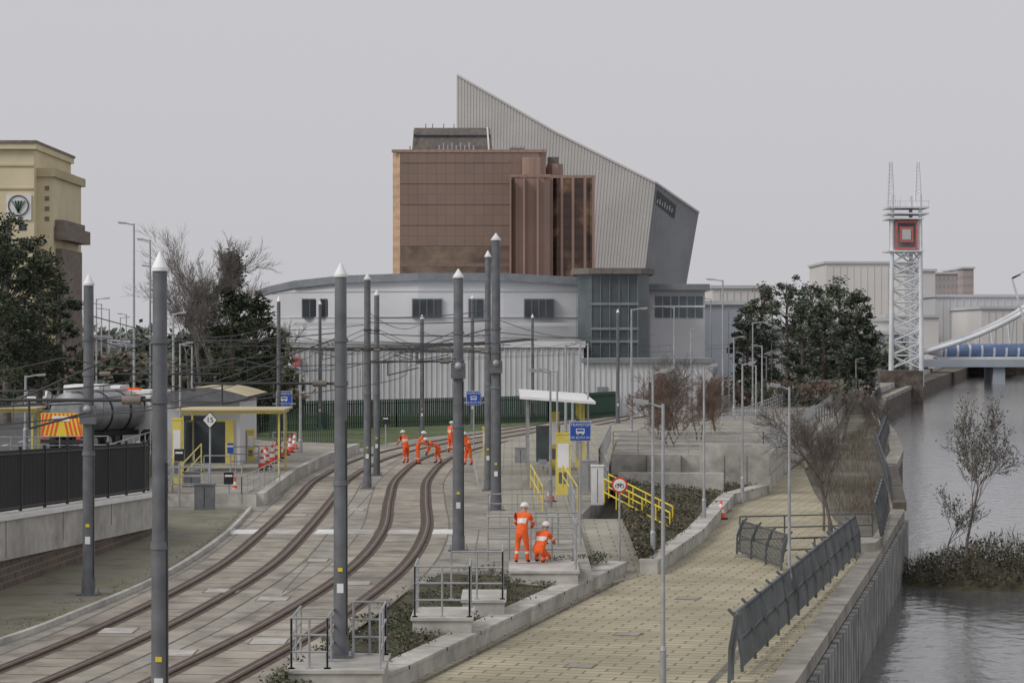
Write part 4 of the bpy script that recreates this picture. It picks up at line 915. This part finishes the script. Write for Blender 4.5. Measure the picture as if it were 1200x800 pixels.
# ---------------- people
def person(x,y,z,heading,pose='stand',seed=0,scale=1.0):
    J={};R={}
    def add(n,p,r): J[n]=V(*p);R[n]=r
    hp={'crouch':.42,'bend':.9}.get(pose,.93)
    lean={'stand':.06,'lean':.42,'bend':1.15,'crouch':.6}[pose]
    add('pelvis',(0,0,hp),.155)
    def up(a,b_,c): return (a, b_*math.cos(lean)+c*math.sin(lean), hp+c*math.cos(lean)-b_*math.sin(lean))
    add('waist',up(0,0,.2),.155); add('chest',up(0,.01,.42),.18); add('neck',up(0,.02,.58),.065)
    nk=J['neck']; hl=lean*.6
    add('head',(0,nk.y+.16*math.sin(hl)+.02,nk.z+.13*math.cos(hl)),.09); add('crown',(0,nk.y+.26*math.sin(hl)+.02,nk.z+.22*math.cos(hl)),.08)
    for s_,k in((-1,'L'),(1,'R')):
        add('sh'+k,up(s_*.19,0,.5),.08); sh=J['sh'+k]
        if pose=='stand': e=sh+V(s_*.07,-.02,-.29); w=e+V(-s_*.06,.14,-.21)
        elif pose=='lean': e=sh+V(s_*.08,.12,-.25); w=e+V(-s_*.08,.22,-.08)
        elif pose=='bend': e=sh+V(s_*.06,.06,-.28); w=e+V(-s_*.1,.1,-.22)
        else: e=sh+V(s_*.08,.15,-.2); w=e+V(-s_*.1,.2,-.06)
        add('el'+k,e,.062); add('wr'+k,w,.042); d=(w-e).normalized(); add('hd'+k,w+d*.08,.04)
        add('hip'+k,(s_*.1,0,hp-.06),.115)
        if pose=='crouch': add('kn'+k,(s_*.16,.36,.46 if s_<0 else .18),.082); add('an'+k,(s_*.13,.06 if s_<0 else -.1,.1),.055)
        elif pose=='bend': add('kn'+k,(s_*.15,.08+s_*.06,.49),.08); add('an'+k,(s_*.17,-.04+s_*.1,.1),.06)
        else: add('kn'+k,(s_*.13,.05+s_*.03,.5),.08); add('an'+k,(s_*.15,-.02+s_*.08,.1),.06)
        an=J['an'+k]; add('toe'+k,(an.x+s_*.02,an.y+.17,.05),.042)
    E=[('pelvis','waist','j'),('waist','chest','t'),('chest','neck','j'),('neck','head','h'),('head','crown','h')]
    for k in 'LR': E+=[('chest','sh'+k,'j'),('sh'+k,'el'+k,'a'),('el'+k,'wr'+k,'j'),('wr'+k,'hd'+k,'g'),('pelvis','hip'+k,'j'),('hip'+k,'kn'+k,'j'),('kn'+k,'an'+k,'c'),('an'+k,'toe'+k,'b')]
    names=list(J); me=bpy.data.meshes.new('b'); me.from_pydata([J[n] for n in names],[(names.index(a),names.index(b_)) for a,b_,_ in E],[])
    o=bpy.data.objects.new('tmp',me); scene.collection.objects.link(o)
    o.modifiers.new('s','SKIN'); o.modifiers.new('u','SUBSURF').levels=1
    for i,n in enumerate(names):
        sv=me.skin_vertices[0].data[i]; sv.radius=(R[n],R[n]*(.8 if n in('waist','chest','pelvis') else 1)); sv.use_root=(n=='pelvis')
    bpy.context.view_layer.update()
    dg=bpy.context.evaluated_depsgraph_get(); m2=bpy.data.meshes.new_from_object(o.evaluated_get(dg)); bpy.data.objects.remove(o)
    m2.materials.clear()
    for m in(orange,reflm,skin,rubber): m2.materials.append(m)
    for p in m2.polygons:
        p.use_smooth=True; c=p.center; best=9;bi=0;bt=0
        for a,b_,t in E:
            A_,B_=J[a],J[b_]; d=B_-A_; u=max(0,min(1,(c-A_).dot(d)/d.length_squared)); dd=(A_+d*u-c).length-(R[a]*(1-u)+R[b_]*u)
            if dd<best: best=dd;bi=t;bt=u
        k=0
        if bi=='h': k=2
        elif bi in('b','g') : k=3
        elif bi=='c' and .4<bt<.6: k=1
        elif bi=='a' and .6<bt<.75: k=1
        elif bi=='t' and .35<bt<.5: k=1
        p.material_index=k
    body=bpy.data.objects.new('body',m2); scene.collection.objects.link(body)
    root=bpy.data.objects.new('construction_worker',None); scene.collection.objects.link(root); body.parent=root
    mb=MB(); hd=J['head'];cr=J['crown']; c=hd.lerp(cr,.75)
    mb.sphere(c,.13,white,(1,1.12,.95),12,8,zmin=-.15); mb.sphere(c+V(0,.05,-.02),.145,white,(1,1.15,.12),12,4)
    for s_ in(-1,1): mb.sphere(hd+V(s_*.035,.083,.03),.012,black); mb.sphere(hd+V(s_*.093,0,.01),.026,skin,(.4,.8,1.2))
    mb.tube(hd+V(0,.08,.02),hd+V(0,.11,-.012),.009,.015,skin,6); mb.bar(hd+V(-.025,.085,-.045),hd+V(.025,.085,-.045),.01,.008,redh)
    mb.obj('helmet_and_face',root)
    mb=MB()
    for k,s_ in(('L',-1),('R',1)):
        h=J['hd'+k]; d=(h-J['wr'+k]).normalized(); sd=d.cross(V(0,0,1)); sd=sd.normalized() if sd.length>.1 else V(1,0,0)
        for f in range(4):
            a=h+sd*(f-1.5)*.02+d*.02; L=(.065,.078,.072,.055)[f]; m_=a+d*L*.5; mb.tube(a,m_,.0095,.009,rubber,6); mb.tube(m_,m_+(d*.6+V(0,0,-.8))*L*.5,.009,.007,rubber,6)
        a=h-sd*s_*.035-d*.02; mb.tube(a,a-sd*s_*.03+d*.04,.011,.009,rubber,6)
    mb.obj('fingers',root)
    root.location=(x,y,z); root.rotation_euler=(0,0,heading); root.scale=(scale,)*3
    return root
person(.30,72.95,.1,-.25,'lean',1,1.05); person(.82,73.0,.1,-.5,'crouch',2,1.05)
for (u,v,h,ps) in [(476,543,.6,'lean'),(489,544,-1.6,'lean'),(514,543,1.8,'bend'),(549,545,2.5,'lean'),(528,530,-.9,'stand')]:
    p=G(u,v,0); person(p.x,p.y,p.z,h,ps,int(u),1.05)
for u,h in((948,0),(954,2)): person(XU(u,300),300,0,h,'stand',int(u),1.1)

# ---------------- world, sun, camera
w=bpy.data.worlds.new('World'); scene.world=w; w.use_nodes=True; nt=w.node_tree; bg=nt.nodes['Background']
sky=nt.nodes.new('ShaderNodeTexSky'); sky.sky_type='NISHITA'; sky.sun_disc=False
el,az=math.radians(38),math.radians(-60)
sky.sun_elevation=el; sky.air_density=1; sky.dust_density=4
hs=nt.nodes.new('ShaderNodeHueSaturation'); hs.inputs['Saturation'].default_value=.15; nt.links.new(sky.outputs[0],hs.inputs['Color'])
mx=nt.nodes.new('ShaderNodeMix'); mx.data_type='RGBA'; mx.inputs[0].default_value=.88; nt.links.new(hs.outputs[0],mx.inputs[6]); mx.inputs[7].default_value=(6.05,6.0,6.3,1)
nt.links.new(mx.outputs[2],bg.inputs['Color']); bg.inputs['Strength'].default_value=.1
sd=bpy.data.lights.new('sun','SUN'); sd.energy=1.4; sd.angle=math.radians(20); sd.color=(1,.96,.91)
so=bpy.data.objects.new('sun',sd); scene.collection.objects.link(so)
d=V(math.sin(az)*math.cos(el),-math.cos(az)*math.cos(el),math.sin(el)); so.rotation_euler=d.to_track_quat('Z','Y').to_euler()
sky.sun_rotation=math.atan2(d.x,d.y)
cam=bpy.data.cameras.new('camera'); co=bpy.data.objects.new('camera',cam); scene.collection.objects.link(co); co.location=(0,0,HC); co.rotation_euler=(math.pi/2,0,0)
cam.sensor_width=36; cam.lens=36*F/1200; cam.shift_y=-5/1200; cam.clip_end=20000; cam.clip_start=.5
scene.camera=co
scene.view_settings.view_transform='Standard'; scene.view_settings.look='None'; scene.view_settings.exposure=0
